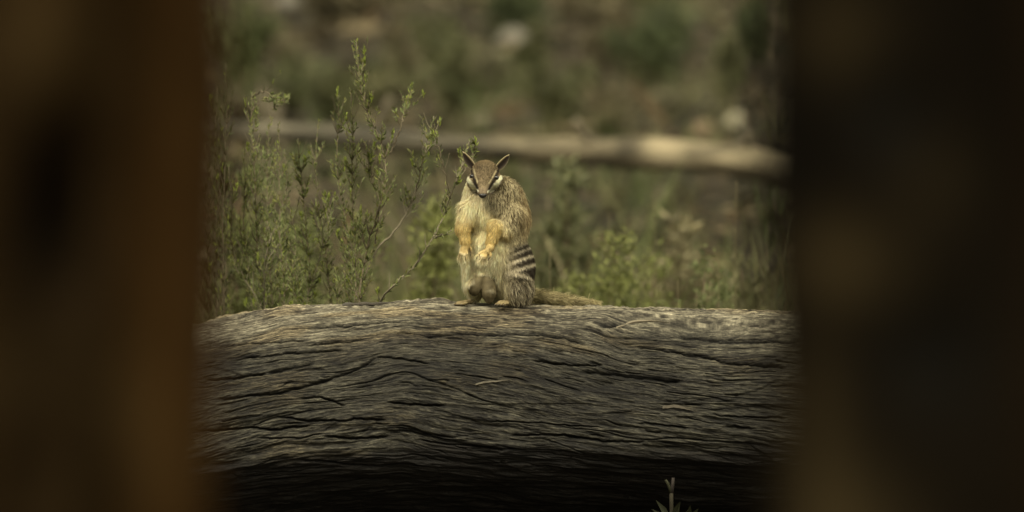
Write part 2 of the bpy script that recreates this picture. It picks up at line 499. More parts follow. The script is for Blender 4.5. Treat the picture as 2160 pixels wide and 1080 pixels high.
# ------------------------------------------------------------------ the big weathered log
def big_log():
    sil = np.array([(-900, 720), (0, 700), (300, 704), (400, 693), (470, 677), (530, 667), (600, 656), (640, 655), (700, 650), (770, 647), (850, 642), (1000, 643), (1150, 643), (1250, 647), (1400, 654), (1650, 665), (1800, 673), (2300, 690), (3000, 720)], float)
    bot = np.array([(-900, 1000), (300, 990), (450, 990), (620, 985), (760, 972), (1000, 966), (1300, 962), (1600, 955), (2300, 955), (3000, 950)], float)
    xs = np.concatenate([np.arange(-800, 330, 14), np.arange(330, 1750, 1.6), np.arange(1754, 2900, 14)])
    zt = ZTOP + (643 - np.interp(xs, sil[:, 0], sil[:, 1])) * PX
    zb = ZTOP + (643 + 46 - np.interp(xs, bot[:, 0], bot[:, 1])) * PX
    k = np.ones(25) / 25
    zb = np.convolve(np.pad(zb, 12, mode='edge'), k, 'valid')
    Ry = 0.17
    # profile parameter
    a_back = np.linspace(-1.57, -0.35, 26)[:-1]
    a_front = np.linspace(-0.35, 1.571, 620)
    uc = np.linspace(0, 1, 150)[1:]
    na, nf, nu = len(a_back), len(a_front), len(uc)
    NT = 1 + na + nf + nu + 1
    Y = np.zeros((NT, len(xs))); Z = np.zeros_like(Y)
    Y[0] = 0.16; Z[0] = -0.05
    A = np.concatenate([a_back, a_front])[:, None]
    Y[1:1 + na + nf] = -Ry * np.sign(np.sin(A)) * np.abs(np.sin(A)) ** 0.92
    Z[1:1 + na + nf] = zb + (zt - zb) * np.abs(np.cos(A)) ** 0.92
    U = uc[:, None]
    Y[1 + na + nf:-1] = -Ry + 0.125 * U ** 1.7 + 0 * zb
    Z[1 + na + nf:-1] = zb - 0.115 * U ** .92
    Y[-1] = -0.06; Z[-1] = -0.05
    X = np.broadcast_to((xs - 1080) * PX, Y.shape).copy()
    xp = np.broadcast_to(xs, Y.shape)
    seg = np.sqrt(np.diff(Y, axis=0) ** 2 + np.diff(Z, axis=0) ** 2)
    T = np.concatenate([np.zeros((1, len(xs))), np.cumsum(seg, 0)], 0) / PX
    itop = 1 + na + int(0.35 / (1.571 + .35) * nf)
    T = T - T[itop]
    py = 643 - (Z - ZTOP) / PX + 0.075 * Y / PX       # height as seen from the camera's side
    # grain: lines of constant G
    hump = 30 * np.exp(-((xp - 880) / 300) ** 2) * sstep(50, 240, T) * (1 - .5 * sstep(300, 420, T))
    dip = -22 * np.exp(-((xp - 1480) / 170) ** 2) * sstep(40, 170, T) * (1 - sstep(200, 350, T))
    knot = 20 * np.exp(-((xp - 1320) / 60) ** 2 - ((T - 190) / 60) ** 2)
    amp = 0.35 + .65 * sstep(40, 200, T)
    G = T + hump + dip - knot + amp * (11 * noise2(xp / 330, T / 120, 61) + 4 * noise2(xp / 120, T / 50, 62) + 1.8 * noise2(xp / 45, T / 14, 63))
    G = G - 0.09 * np.maximum(xp - 850, 0) * sstep(40, 170, T) + 0.10 * np.minimum(xp - 850, 0) * sstep(10, 60, T) * (1 - sstep(110, 220, T))
    fib1 = noise2(xp / 230, G / 24, 64)
    fib2 = 1 - 2 * np.abs(noise2(xp / 170, G / 10, 65))
    fib3 = noise2(xp / 50, G / 4.3, 66)
    fib4 = noise2(xp / 26, G / 2.3, 67)
    fib5 = noise2(xp / 11, G / 1.8, 68)
    streak = noise2(xp / 60, G / 5.5, 69) * .6 + noise2(xp / 32, G / 3.2, 70) * .6
    h = 1.2 * fib1 + .6 * fib2 + .8 * fib3 + .8 * fib4 + .6 * fib5 + .8 * streak
    # overlapping layers of split wood: each ends in a ragged lower lip
    def layers(per, amp_, sx, seed):
        q = G / per + 1.3 * noise2(xp / sx, G / (per * 2.2), seed) + .16 * noise2(xp / (sx * .16), G / per, seed + 1)
        s_ = q - np.floor(q)
        m_ = sstep(-.1, .45, noise2(xp / (sx * .8), np.floor(q) * 7.7, seed + 2))
        prof = s_ * (1 - sstep(.88, 1.0, s_))
        lip = np.exp(-((s_ - .95) / .05) ** 2)
        return amp_ * m_ * prof, lip * m_
    l1, lip1 = layers(52, 3.4, 300, 71)
    l2, lip2 = layers(23, 1.6, 200, 75)
    h += l1 + l2
    # drying cracks that run with the grain
    crk = np.zeros_like(h)
    for (sx, sg, wd, sdx, thr) in ((420, 40, 1.5, 81, .25), (220, 21, 1.2, 84, .35), (90, 11, 1.1, 87, .4)):
        q = G / sg + .9 * noise2(xp / sx, G / (sg * 3.5), sdx) + .22 * noise2(xp / (sx * .2), G / (sg * 2), sdx + 2)
        nn = np.abs(q - np.round(q)) * sg
        mk = sstep(thr - .45 * np.exp(-((T - 25) / 45) ** 2), thr + .35 - .45 * np.exp(-((T - 25) / 45) ** 2), noise2(xp / (sx * .45), np.round(q) * 3.37, sdx + 1))
        crk = np.maximum(crk, np.exp(-(nn / wd) ** 2) * mk * sstep(-.45, .35, noise2(xp / 210, T / 55, sdx + 40)))
    for (per, ln_, am, sdx) in ((13, 90, 1.5, 160), (7, 45, 1.1, 163), (24, 170, 2.4, 166)):
        q = G / per + .8 * noise2(xp / (ln_ * 2), G / (per * 3), sdx)
        row = np.floor(q); fr = q - row
        ph = xp / ln_ + 13.7 * TAB[(row.astype(np.int64) * 7919) & 0xFFFF]
        cell = np.floor(ph); fu = ph - cell
        rnd = TAB[(row.astype(np.int64) * 7919 + cell.astype(np.int64) * 104729 + sdx) & 0xFFFF]
        taper = np.sin(np.pi * np.clip(fr, 0, 1)) ** .6
        h += am * (rnd - .35) * taper * fu ** .7 * sstep(0, .06, 1 - fu)
    # the large cracks one can point to
    CR = [([(570, 758), (617, 751), (664, 740)], 3.5), ([(443, 773), (506, 769), (562, 760)], 2), ([(655, 705), (698, 699), (762, 690)], 1.8),
          ([(425, 875), (540, 867), (579, 871), (651, 863)], 2.2), ([(592, 844), (655, 853), (719, 854), (749, 848), (809, 852)], 2.2),
          ([(638, 807), (677, 805), (724, 820)], 2), ([(557, 888), (638, 888), (672, 881)], 1.6), ([(690, 886), (753, 889), (813, 887)], 2.2),
          ([(826, 817), (868, 820), (932, 821)], 1.8), ([(894, 893), (945, 903), (1005, 906), (1060, 914)], 1.8), ([(470, 812), (600, 796), (690, 772), (760, 745), (792, 727)], 3.2), ([(800, 724), (850, 728), (900, 736)], 1.6), ([(500, 735), (600, 722), (720, 712)], 1.8),
          ([(1231, 756), (1289, 758), (1364, 767), (1431, 773)], 4.2), ([(1431, 687), (1502, 694), (1573, 697), (1680, 701)], 4.0),
          ([(898, 684), (960, 683), (1040, 685), (1129, 688), (1187, 692), (1227, 702)], 3.0), ([(1347, 707), (1396, 713), (1467, 722), (1538, 738), (1653, 747)], 2.6),
          ([(1040, 853), (1150, 858), (1262, 867)], 1.3), ([(1084, 884), (1187, 882), (1271, 896), (1350, 896)], 2), ([(1351, 858), (1404, 862), (1440, 867)], 1.8),
          ([(1529, 864), (1582, 869)], 3), ([(1265, 671), (1316, 673)], 3), ([(470, 712), (560, 700), (640, 697)], 1.6), ([(700, 670), (800, 664), (900, 664)], 1.6),
          ([(1500, 840), (1570, 845), (1650, 846)], 2), ([(640, 935), (720, 945), (800, 952)], 2.5), ([(1130, 735), (1200, 742), (1260, 744)], 1.6)]
    for pl, wd in CR:
        xs_, ys_ = np.array([p[0] for p in pl], float), np.array([p[1] for p in pl], float)
        yc = np.interp(xp, xs_, ys_) + 1.6 * noise2(xp / 22, 0, 90) + .8 * noise2(xp / 7, 0, 91)
        ends = sstep(xs_[0] - 14, xs_[0] + 10, xp) * (1 - sstep(xs_[-1] - 10, xs_[-1] + 14, xp))
        crk = np.maximum(crk, ends * np.exp(-((py - yc) / wd) ** 2) * 1.25 * (T > -40))
    pit = np.exp(-((xp - 1275) / 22) ** 2 - ((py - 778) / 8) ** 2)
    h -= 5.5 * np.minimum(crk, 1) + 3.5 * np.maximum(crk - 1, 0) * 4 + 8 * pit
    # broad lumps
    h += 7 * noise2(xp / 190, T / 100, 92) + 2.2 * noise2(xp / 70, T / 40, 93)
    h += (3.2 * noise2(xp / 42, T / 40, 96) + 2.2 * noise2(xp / 15, T / 14, 97) + 1.2 * noise2(xp / 6, T / 8, 98)) * np.exp(-((T - 4) / 26) ** 2)
    edge = np.zeros_like(h); edge[1 + na + nf - 90:1 + na + nf + 140] = 1
    h += edge * (4 * noise2(xp / 130, G / 26, 94) + 2.5 * noise2(xp / 60, G / 9, 95))
    ext = sstep(1, 12, np.arange(NT))[:, None] * sstep(NT - 1, NT - 8, np.arange(NT))[:, None]
    h *= ext
    # flatten a little where the animal sits so that its feet touch
    sit = np.exp(-((xp - 1050) / 110) ** 4) * np.exp(-(T / 60) ** 2)
    h = h * (1 - .75 * sit) - 2 * sit
    # normals of the smooth profile
    dY = np.gradient(Y, axis=0); dZ = np.gradient(Z, axis=0)
    ln = np.hypot(dY, dZ) + 1e-9
    NY, NZ = dZ / ln, -dY / ln
    flip = np.where(NY[itop + 400:itop + 401] > 0, -1, 1)
    NY, NZ = NY * flip, NZ * flip
    Y2 = Y + NY * h * PX; Z2 = Z + NZ * h * PX
    V = np.stack([X, Y2, Z2], -1).reshape(-1, 3)
    nT, nX = Y.shape
    idx = np.arange(nT * nX).reshape(nT, nX)
    f = np.stack([idx[:-1, :-1], idx[1:, :-1], idx[1:, 1:], idx[:-1, 1:]], -1).reshape(-1, 4)
    # colour of the wood, with shade painted on its sides and underside
    tone = 0.46 + .12 * fib1 + .18 * fib3 + .30 * fib4 + .34 * fib5 + .26 * streak + .22 * noise2(xp / 6, T / 1.7, 99)
    patch = noise2(xp / 140, T / 60, 100)
    tone = np.clip(tone + .16 * patch + .12 * noise2(xp / 45, T / 22, 106), 0, 1.3)
    dark = np.array([.035, .029, .021]); light = np.array([.36, .325, .235])
    c = dark + (light - dark) * (tone ** 1.35)[..., None]
    tan = sstep(.1, .7, noise2(xp / 120, G / 30, 101))[..., None] * .45
    c = c * (1 - tan) + tan * c * np.array([1.25, 1.05, .75])
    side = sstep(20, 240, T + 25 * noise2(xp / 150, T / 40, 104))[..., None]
    c = c * (1 - side * np.array([.80, .795, .79])) * .95  # face darkened away from the top, standing for weaker light there
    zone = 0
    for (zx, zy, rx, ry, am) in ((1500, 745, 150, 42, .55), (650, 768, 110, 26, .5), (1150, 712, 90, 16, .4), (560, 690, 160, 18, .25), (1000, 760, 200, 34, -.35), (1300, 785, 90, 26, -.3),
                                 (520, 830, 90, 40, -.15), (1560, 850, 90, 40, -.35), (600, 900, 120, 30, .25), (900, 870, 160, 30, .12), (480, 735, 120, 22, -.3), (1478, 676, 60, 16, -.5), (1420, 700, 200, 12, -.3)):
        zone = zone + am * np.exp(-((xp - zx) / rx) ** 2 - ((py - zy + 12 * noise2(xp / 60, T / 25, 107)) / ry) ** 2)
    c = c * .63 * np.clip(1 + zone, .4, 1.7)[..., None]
    lich = (sstep(.25, .7, noise2(xp / 30, G / 7, 102)) * sstep(220, 20, T))[..., None]
    c = c * (1 + .12 * lich)
    c *= (1 - .8 * np.clip(crk + .7 * pit, 0, 1))[..., None]
    c *= (1 - .35 * np.clip(lip1 + .6 * lip2, 0, 1))[..., None]
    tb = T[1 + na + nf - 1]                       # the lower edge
    char_shade = sstep(-14, 26, T - tb[None] + 22 * noise2(xp / 150, G / 30, 103) + 9 * noise2(xp / 60, G / 7, 105) - 6 + 14 * sstep(560, 760, xp))[..., None]
    c = c * (1 - char_shade) + char_shade * np.array([.006, .005, .0042]) * (0.6 + tone[..., None])  # charred underside, blackened further with painted undercut shade
    m = bpy.data.materials.new('weathered_wood'); m.use_nodes = True
    N_, L_ = m.node_tree.nodes, m.node_tree.links
    pb = N_['Principled BSDF']; pb.inputs['Roughness'].default_value = .75; pb.inputs['Specular IOR Level'].default_value = .22
    ca = N_.new('ShaderNodeAttribute'); ca.attribute_name = 'Col'
    ga = N_.new('ShaderNodeAttribute'); ga.attribute_name = 'grain'
    prev = ca.outputs['Color']; hsum = None
    for (vs_, det, lo_, hi_, sc_) in (((1 / 34, 1 / 3.4, 1), 4, .42, 1.62, 1), ((1 / 13, 1 / 2.0, 1), 3, .5, 1.55, 1), ((1 / 4.5, 1 / 3.2, 1), 2, .7, 1.3, 1)):
        mp_ = N_.new('ShaderNodeMapping'); mp_.inputs['Scale'].default_value = vs_
        nz_ = N_.new('ShaderNodeTexNoise'); nz_.inputs['Scale'].default_value = sc_; nz_.inputs['Detail'].default_value = det; nz_.inputs['Roughness'].default_value = .62
        mr_ = N_.new('ShaderNodeMapRange'); mr_.inputs[1].default_value = .3; mr_.inputs[2].default_value = .7; mr_.inputs[3].default_value = lo_; mr_.inputs[4].default_value = hi_
        mu_ = N_.new('ShaderNodeMix'); mu_.data_type = 'RGBA'; mu_.blend_type = 'MULTIPLY'; mu_.inputs[0].default_value = 1
        L_.new(ga.outputs['Vector'], mp_.inputs[0]); L_.new(mp_.outputs[0], nz_.inputs['Vector']); L_.new(nz_.outputs['Fac'], mr_.inputs[0])
        L_.new(prev, mu_.inputs[6]); L_.new(mr_.outputs[0], mu_.inputs[7]); prev = mu_.outputs[2]
        if hsum is None: hsum = nz_.outputs['Fac']
        else:
            ad = N_.new('ShaderNodeMath'); ad.operation = 'ADD'; L_.new(hsum, ad.inputs[0]); L_.new(nz_.outputs['Fac'], ad.inputs[1]); hsum = ad.outputs[0]
    L_.new(prev, pb.inputs['Base Color'])
    bu_ = N_.new('ShaderNodeBump'); bu_.inputs['Strength'].default_value = .55; bu_.inputs['Distance'].default_value = .0016
    L_.new(hsum, bu_.inputs['Height']); L_.new(bu_.outputs[0], pb.inputs['Normal'])
    t = thing('fallen_log', 'thick grey weathered fallen log with split grain lying across the picture', 'log', (0, 0, 0))
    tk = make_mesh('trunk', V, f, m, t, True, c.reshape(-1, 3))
    gat = tk.data.attributes.new('grain', 'FLOAT_VECTOR', 'POINT')
    gat.data.foreach_set('vector', np.stack([xp, G, 0 * G], -1).astype(np.float32).ravel())
    # end caps of the log, out of sight behind the charred trunks
    for j in (0, nX - 1):
        ring = V.reshape(nT, nX, 3)[:, j][::6]
        make_mesh('end_grain', np.concatenate([ring, ring.mean(0)[None]]),
                  [(i, i + 1, len(ring)) if j == 0 else (i + 1, i, len(ring)) for i in range(len(ring) - 1)], m, t, False,
                  np.tile([.16, .12, .08], (len(ring) + 1, 1)))
    grid = V.reshape(nT, nX, 3)
    pyf = py

    def surf(px_, py_):
        j = int(np.argmin(np.abs(xs - px_)))
        rows = np.arange(itop - 30, 1 + na + nf)
        i = rows[int(np.argmin(np.abs(pyf[rows, j] - py_)))]
        return grid[i, j], np.array([0, NY[i, j], NZ[i, j]])

    def splinter(pts, wd, th, col, lift):
        """a split sliver of wood, thick at its root and thin at its tip"""
        Pp = []
        for q, (a, b) in enumerate(pts):
            p, n_ = surf(a, b); Pp.append(p + n_ * PX * (2 + lift * q / (len(pts) - 1)))
        Pp = smooth_path(Pp, 14)
        vv = []; nn = len(Pp)
        _, n_ = surf(*pts[0]); dn = np.array([0, n_[2], -n_[1]]) * -1
        for i, p in enumerate(Pp):
            u = i / (nn - 1); w_ = wd * PX * (math.sin(min(1, .25 + u) * math.pi) ** .7 * .8 + .2) * (1 - .8 * max(0, u - .6) / .4) / 2
            t_ = th * PX * (1 - .6 * u)
            jit = RNG.normal() * .4 * PX
            vv += [p + dn * (w_ + jit) - n_ * t_, p + dn * (w_ * .8 + jit) + n_ * t_, p - dn * (w_ * .8 - jit) + n_ * t_, p - dn * (w_ - jit) - n_ * t_]
        ff = [(i * 4 + k_, i * 4 + (k_ + 1) % 4, i * 4 + 4 + (k_ + 1) % 4, i * 4 + 4 + k_) for i in range(nn - 1) for k_ in range(4)]
        ff += [(3, 2, 1, 0), tuple((nn - 1) * 4 + k_ for k_ in range(4))]
        cc = np.array([np.asarray(col) * (.75 + .5 * RNG.random()) for _ in vv])
        make_mesh('splinter', vv, ff, m, t, False, cc)
    splinter([(1003, 781), (1030, 775), (1060, 774), (1082, 770)], 5, 1.0, (.085, .075, .055), 3)
    splinter([(1300, 672), (1340, 668), (1380, 670), (1412, 673)], 7, 2.2, (.14, .12, .085), 3)
    splinter([(1395, 826), (1420, 822), (1450, 829), (1470, 835)], 7, 1.2, (.07, .06, .045), 2)
    return surf


surf = big_log()

# dark strip of bark lying on the log's back edge
def bark_strip():
    P = smooth_path([at(a, b, 0.0) for a, b in ((722, 644), (745, 641.5), (790, 641), (840, 638.5), (900, 637.5), (940, 639))], 30)
    vv = []; cc = []
    for i, p in enumerate(P):
        u = i / 29
        hh = (5.0 + 1.2 * math.sin(i * 1.3) + RNG.normal() * .5) * PX * (1 - .75 * u) * (0.6 if i == 0 else 1)
        d_ = (13 + 2 * RNG.normal()) * PX * (1 - .4 * u)
        for (a, b) in ((-1, -.7), (-1, .3), (-.5, 1), (.4, .9), (1, .1), (1, -.7)):
            vv.append(p + np.array([0, a * d_ * .5, b * hh])); 
            cc.append(np.array([.03, .026, .02]) * (1 + RNG.random()) if i > 2 else np.array([.06, .055, .045]))
    ff = [(i * 6 + k, i * 6 + (k + 1) % 6, i * 6 + 6 + (k + 1) % 6, i * 6 + 6 + k) for i in range(29) for k in range(6)]
    ff += [tuple(range(6))[::-1], tuple(174 + k for k in range(6))]
    o = make_mesh('bark_strip', vv, ff, material('dark_bark', attr=True, rough=.8, bump=.6, bscale=300), None, False, np.array(cc))
    tag(o, 'thin dark strip of bark lying along the top of the log left of the numbat', 'bark')


bark_strip()

# ------------------------------------------------------------------ numbat: one continuous skin from blended solids
def numbat():
    # photo-pixel units: u = px, v = height above the log (643 - py), w = towards the camera
    def ell(c, r): return ('e', np.array(c, float), np.array(r, float))
    def cap(a, b, ra, rb): return ('c', np.array(a, float), np.array(b, float), ra, rb)
    Y0 = 643
    def v(py): return Y0 - py
    prims = [  # (primitive, blend)
        (ell((1030, v(445), 2), (56, 58, 46)), 10), (ell((1056, v(465), -20), (56, 74, 50)), 16), (ell((1034, v(535), 4), (57, 76, 52)), 14),
        (ell((1073, v(570), -18), (53, 74, 58)), 16), (ell((1089, v(590), 20), (33, 54, 36)), 12), (ell((1004, v(580), 10), (22, 44, 38)), 10),
        (ell((1026, v(402), 2), (42, 36, 36)), 14), (ell((1062, v(415), -12), (36, 38, 40)), 14),
        (cap((1023, v(367), 20), (1018.5, v(402), 74), 28.5, 9.5), 8), (ell((1001, v(380), 34), (14.5, 16, 20)), 8), (ell((1044.5, v(380), 33), (14.5, 16, 20)), 8),
        (ell((1018.5, v(404), 72), (9.5, 7, 12)), 5),
        # viewer's left arm
        (cap((990, v(440), 34), (977, v(482), 50), 17, 13), 9), (cap((977, v(482), 50), (982, v(509), 62), 12, 8), 5),
        (cap((981, v(508), 62), (981, v(520), 66), 8, 7), 4),
        # viewer's right arm
        (cap((1080, v(452), 26), (1064, v(482), 44), 22, 17), 14), (cap((1062, v(480), 46), (1046, v(480), 54), 15, 13), 10), (cap((1046, v(476), 54), (1033, v(521), 74), 13, 8.5), 6),
        (cap((1033, v(520), 76), (1025, v(529), 80), 8, 7), 4),
        # feet
        (cap((1106, v(636), 12), (1054, v(637), 62), 8, 5.5), 5), (cap((1000, v(637), 14), (966, v(638.5), 42), 6, 4), 4),
        # bare hanging lobes at the groin
        (cap((1030, v(568), 34), (1032, v(616), 48), 9, 15.5), 6), (ell((1032, v(616), 48), (14.5, 24, 14)), 4),
        (cap((1020, v(568), 36), (1002, v(600), 45), 8, 13), 6), (ell((1001, v(604), 46), (13.5, 19, 13)), 4),
    ]
    fingers = []
    for k, (dx, L, dw) in enumerate(((-9, 17, 0), (-4.5, 21, 4), (0, 22.5, 5), (4.5, 19, 3))):
        a = (981 + dx * .7, v(520), 66 + dw * .5); b = (980.5 + dx, v(520 + L * .6), 70 + dw); c = (981.5 + dx * .8, v(520 + L), 66 + dw)
        prims += [(cap(a, b, 3.2, 2.9), 2), (cap(b, c, 2.9, 2.3), 1.2)]
        fingers.append((c, (0.1, -1, -.25)))
    prims += [(cap((988, v(515), 62), (993, v(522), 62), 3.2, 2.8), 2), (cap((993, v(522), 62), (993, v(529), 62), 2.8, 2.2), 1.2)]
    fingers.append(((993, v(529), 62), (-.1, -1, -.1)))
    for k, (dx, dy, L, dw) in enumerate(((-9, -3, 13, 0), (-6, 2, 15, 4), (-2, 4, 15, 6), (3, 5, 13, 5))):
        a = (1024 + dx * .5, v(529 + dy), 81 + dw * .4); b = (1021 + dx, v(533 + dy), 85 + dw); c = (1018 + dx * 1.05, v(530 + dy + L * .6), 84 + dw)
        prims += [(cap(a, b, 3.2, 2.8), 2), (cap(b, c, 2.8, 2.2), 1.2)]
        fingers.append((c, (-.45, -1, -.2)))
    prims += [(cap((1032, v(526), 80), (1036, v(533), 84), 3, 2.6), 2), (cap((1036, v(533), 84), (1033, v(538), 86), 2.6, 2.1), 1.2)]
    fingers.append(((1033, v(538), 86), (-.6, -1, 0)))
    toes = []
    for k in range(4):
        a = (1058 + k * 4.5, v(637), 58 + k * 2 - 4); b = (1046 + k * 6, v(639), 70 + k * 1.5)
        prims += [(cap(a, b, 3.4, 2.6), 2)]
        toes.append((b, (-.6, -.35, .8)))
    for k in range(4):
        a = (972 + k * 4, v(638), 40 + k * 2 - 2); b = (959 + k * 5, v(640), 50 + k * 1.5)
        prims += [(cap(a, b, 3.0, 2.4), 2)]
        toes.append((b, (-.6, -.3, .8)))

    def d_prim(p, P):
        if p[0] == 'e':
            q = (P - p[1]) / p[2]; k0 = np.linalg.norm(q, axis=-1); k1 = np.linalg.norm(q / p[2], axis=-1) + 1e-9
            return k0 * (k0 - 1) / k1
        a, b, ra, rb = p[1:]
        ab = b - a; t = np.clip(((P - a) @ ab) / (ab @ ab), 0, 1)
        return np.linalg.norm(P - a - t[..., None] * ab, axis=-1) - (ra + (rb - ra) * t)

    lo = np.array([935., -6., -95.]); hi = np.array([1150., 330., 112.]); st = 2.0
    dims = np.ceil((hi - lo) / st).astype(int) + 1
    field = np.full(dims, 60.0, np.float32)
    for p, kk in prims:
        if p[0] == 'e': b0, b1 = p[1] - p[2], p[1] + p[2]
        else:
            rm = max(p[3], p[4]); b0, b1 = np.minimum(p[1], p[2]) - rm, np.maximum(p[1], p[2]) + rm
        mg = kk + 8
        i0 = np.clip(np.floor((b0 - mg - lo) / st).astype(int), 0, dims - 1); i1 = np.clip(np.ceil((b1 + mg - lo) / st).astype(int) + 1, 1, dims)
        sl = tuple(slice(i0[q], i1[q]) for q in range(3))
        ax = [lo[q] + st * np.arange(i0[q], i1[q]) for q in range(3)]
        P = np.stack(np.meshgrid(*ax, indexing='ij'), -1)
        d = d_prim(p, P); f0 = field[sl]
        hh = np.clip(.5 + .5 * (f0 - d) / kk, 0, 1)
        field[sl] = f0 * (1 - hh) + d * hh - kk * hh * (1 - hh)
    field[:, :1] = np.maximum(field[:, :1], 1); field[:, -1] = 5
    # surface nets
    ins = field < 0
    cs = np.zeros(dims - 1, np.int8)
    offs = [(i, j, k) for i in (0, 1) for j in (0, 1) for k in (0, 1)]
    for i, j, k in offs:
        cs += ins[i:dims[0] - 1 + i, j:dims[1] - 1 + j, k:dims[2] - 1 + k]
    act = np.argwhere((cs > 0) & (cs < 8))
    idm = np.full(dims - 1, -1, np.int64); idm[tuple(act.T)] = np.arange(len(act))
    acc = np.zeros((len(act), 3)); cnt = np.zeros(len(act))
    for a in offs:
        for ax in range(3):
            if a[ax]: continue
            b = list(a); b[ax] = 1
            fa = field[tuple((act + a).T)]; fb = field[tuple((act + b).T)]
            mk = (fa < 0) != (fb < 0)
            t = np.where(mk, fa / np.where(fa == fb, 1, fa - fb), 0)
            pos = np.array(a, float)[None].repeat(len(act), 0); pos[:, ax] = t
            acc += pos * mk[:, None]; cnt += mk
    VV = lo + st * (act + acc / cnt[:, None])
    Q = []
    for ax in range(3):
        u_, v_ = (ax + 1) % 3, (ax + 2) % 3
        s0 = [slice(None)] * 3; s1 = [slice(None)] * 3; s0[ax] = slice(0, -1); s1[ax] = slice(1, None)
        ch = ins[tuple(s0)] != ins[tuple(s1)]
        e = np.argwhere(ch)
        e = e[(e[:, u_] > 0) & (e[:, v_] > 0) & (e[:, u_] < dims[u_] - 1) & (e[:, v_] < dims[v_] - 1)]
        du = np.zeros(3, int); du[u_] = 1; dv = np.zeros(3, int); dv[v_] = 1
        q = np.stack([idm[tuple((e - du - dv).T)], idm[tuple((e - dv).T)], idm[tuple(e.T)], idm[tuple((e - du).T)]], 1)
        fl = ins[tuple(e.T)]
        q[~fl] = q[~fl][:, ::-1]
        Q.append(q)
    Q = np.concatenate(Q); Q = Q[(Q >= 0).all(1)]
    # vertex normals from the field
    gx_, gy_, gz_ = np.gradient(field)
    ii = np.clip(np.round((VV - lo) / st).astype(int), 0, dims - 1)
    NN = np.stack([gx_[tuple(ii.T)], gy_[tuple(ii.T)], gz_[tuple(ii.T)]], 1); NN /= np.linalg.norm(NN, axis=1)[:, None] + 1e-9

    def W(P):
        P = np.atleast_2d(P)
        return np.stack([(P[:, 0] - 1080) * PX, -P[:, 2] * PX, ZTOP + P[:, 1] * PX], 1)

    def segd(P, a, b):
        a = np.array(a, float); b = np.array(b, float); ab = b - a
        t = np.clip(((P - a) @ ab) / (ab @ ab), 0, 1)
        return np.linalg.norm(P - a - t[:, None] * ab, axis=1), t

    def regions(P, N):
        x, y, w_ = P[:, 0], Y0 - P[:, 1], P[:, 2]
        xy = np.stack([x, y], 1)
        dxh = np.abs(x - 1020.5)
        headm = sstep(3, -3, y - np.minimum(384 + (36 - dxh) * 1.16, 409)) * (w_ > 6)
        muzz = sstep(44, 56, w_) * (np.abs(x - 1019) < 22) * (y > 360) * (y < 420)
        headm = np.maximum(headm, muzz)
        armL = np.minimum(segd(P, (984, v(452), 36), (977, v(482), 50))[0] - 17, segd(P, (977, v(482), 50), (981, v(520), 66))[0] - 12)
        armR = np.minimum.reduce([segd(P, (1066, v(484), 48), (1046, v(484), 56))[0] - 13 + 3, segd(P, (1046, v(478), 56), (1026, v(529), 80))[0] - 13])
        arm = sstep(7, -1, np.minimum(armL, armR)) * sstep(440, 482, y)
        lobe = np.minimum.reduce([segd(P, (1030, v(582), 40), (1032, v(622), 48))[0] - 16, segd(P, (1016, v(582), 40), (1001, v(608), 46))[0] - 14.5])
        lobe = sstep(3.0, 0.5, lobe) * (w_ > 28) * sstep(572, 584, y)
        foot = np.minimum(segd(P, (1100, v(637), 18), (1050, v(638), 66))[0] - 8, segd(P, (1000, v(637), 14), (962, v(639), 46))[0] - 6)
        foot = np.maximum(sstep(3.5, 0.5, foot) * (y > 624), (y > 630) * (w_ > 24))
        return x, y, w_, xy, headm, arm, lobe, foot

    def colour(P, N, rnd, tipf):
        """fur colour: P skin position, rnd a random number per hair, tipf 0 at the root .. 1 at the tip"""
        x, y, w_, xy, headm, arm, lobe, foot = regions(P, N)
        n1 = noise3(x / 9, y / 9, w_ / 9, 5); n2 = noise3(x / 4, y / 4, w_ / 4, 6)
        cream = np.array([.95, .86, .59]); dkb = np.array([.07, .047, .021]); pale = np.array([.90, .79, .50]); rust = np.array([.30, .18, .075])
        band = ((np.sin(tipf * 7.5 + rnd * 2.2) > -.15) * 1.0)              # ticked hairs: light and dark rings
        g = np.clip(.28 + .30 * n2 + 1.15 * (rnd - .5) + .42 * (band - .45) + .30 * np.exp(-((x - 1090) / 30) ** 2 - ((y - 494) / 22) ** 2) + .22 * np.exp(-((x - 1075) / 32) ** 2 - ((y - 428) / 26) ** 2), 0, 1)
        griz = dkb + (pale - dkb) * g[:, None]
        bk = sstep(1080, 1115, x)[:, None] * sstep(545, 430, y)[:, None] * sstep(372, 395, y)[:, None]
        griz = griz * (1 - .55 * bk) + .55 * bk * (rust + (np.array([.62, .47, .24]) - rust) * g[:, None])
        # cream front
        bx = np.interp(y, [385, 400, 430, 455, 475, 500, 520, 560, 600, 640], [1018, 1024, 1036, 1052, 1070, 1072, 1072, 1064, 1068, 1072])
        fr = sstep(15, -15, x - bx + 9 * n1 + 7 * n2) * sstep(-70, -20, w_)
        cr = cream * (.66 + .32 * rnd[:, None] + .22 * tipf[:, None]) * (1 + .14 * n1[:, None] + .20 * n2[:, None])
        yel = np.exp(-((y - 470) / 40) ** 2)[:, None] * .5
        cr = cr * (1 - yel) + yel * cr * np.array([1.0, .93, .72])
        flk = (sstep(.25, .6, n2) * sstep(470, 440, y) * sstep(995, 975, x))[:, None]
        cr = cr * (1 - .55 * flk)
        c = griz * (1 - fr[:, None]) + cr * fr[:, None]
        chin_shade = np.exp(-((x - 1043) / 24) ** 2 - ((y - 424) / 15) ** 2)[:, None]
        c = c * (1 - .45 * chin_shade)  # soft shadow of the head painted into the fur
        # white and black bands over the rump
        kx = x - 1130
        off = 15 * sstep(1130, 1062, x)
        yb = y - off
        cen = [(486, 1.6, .25), (497, 1.8, .35), (508, 2.2, .55), (521, 2.2, .8), (537, 2.7, 1), (555, 3.1, 1)]
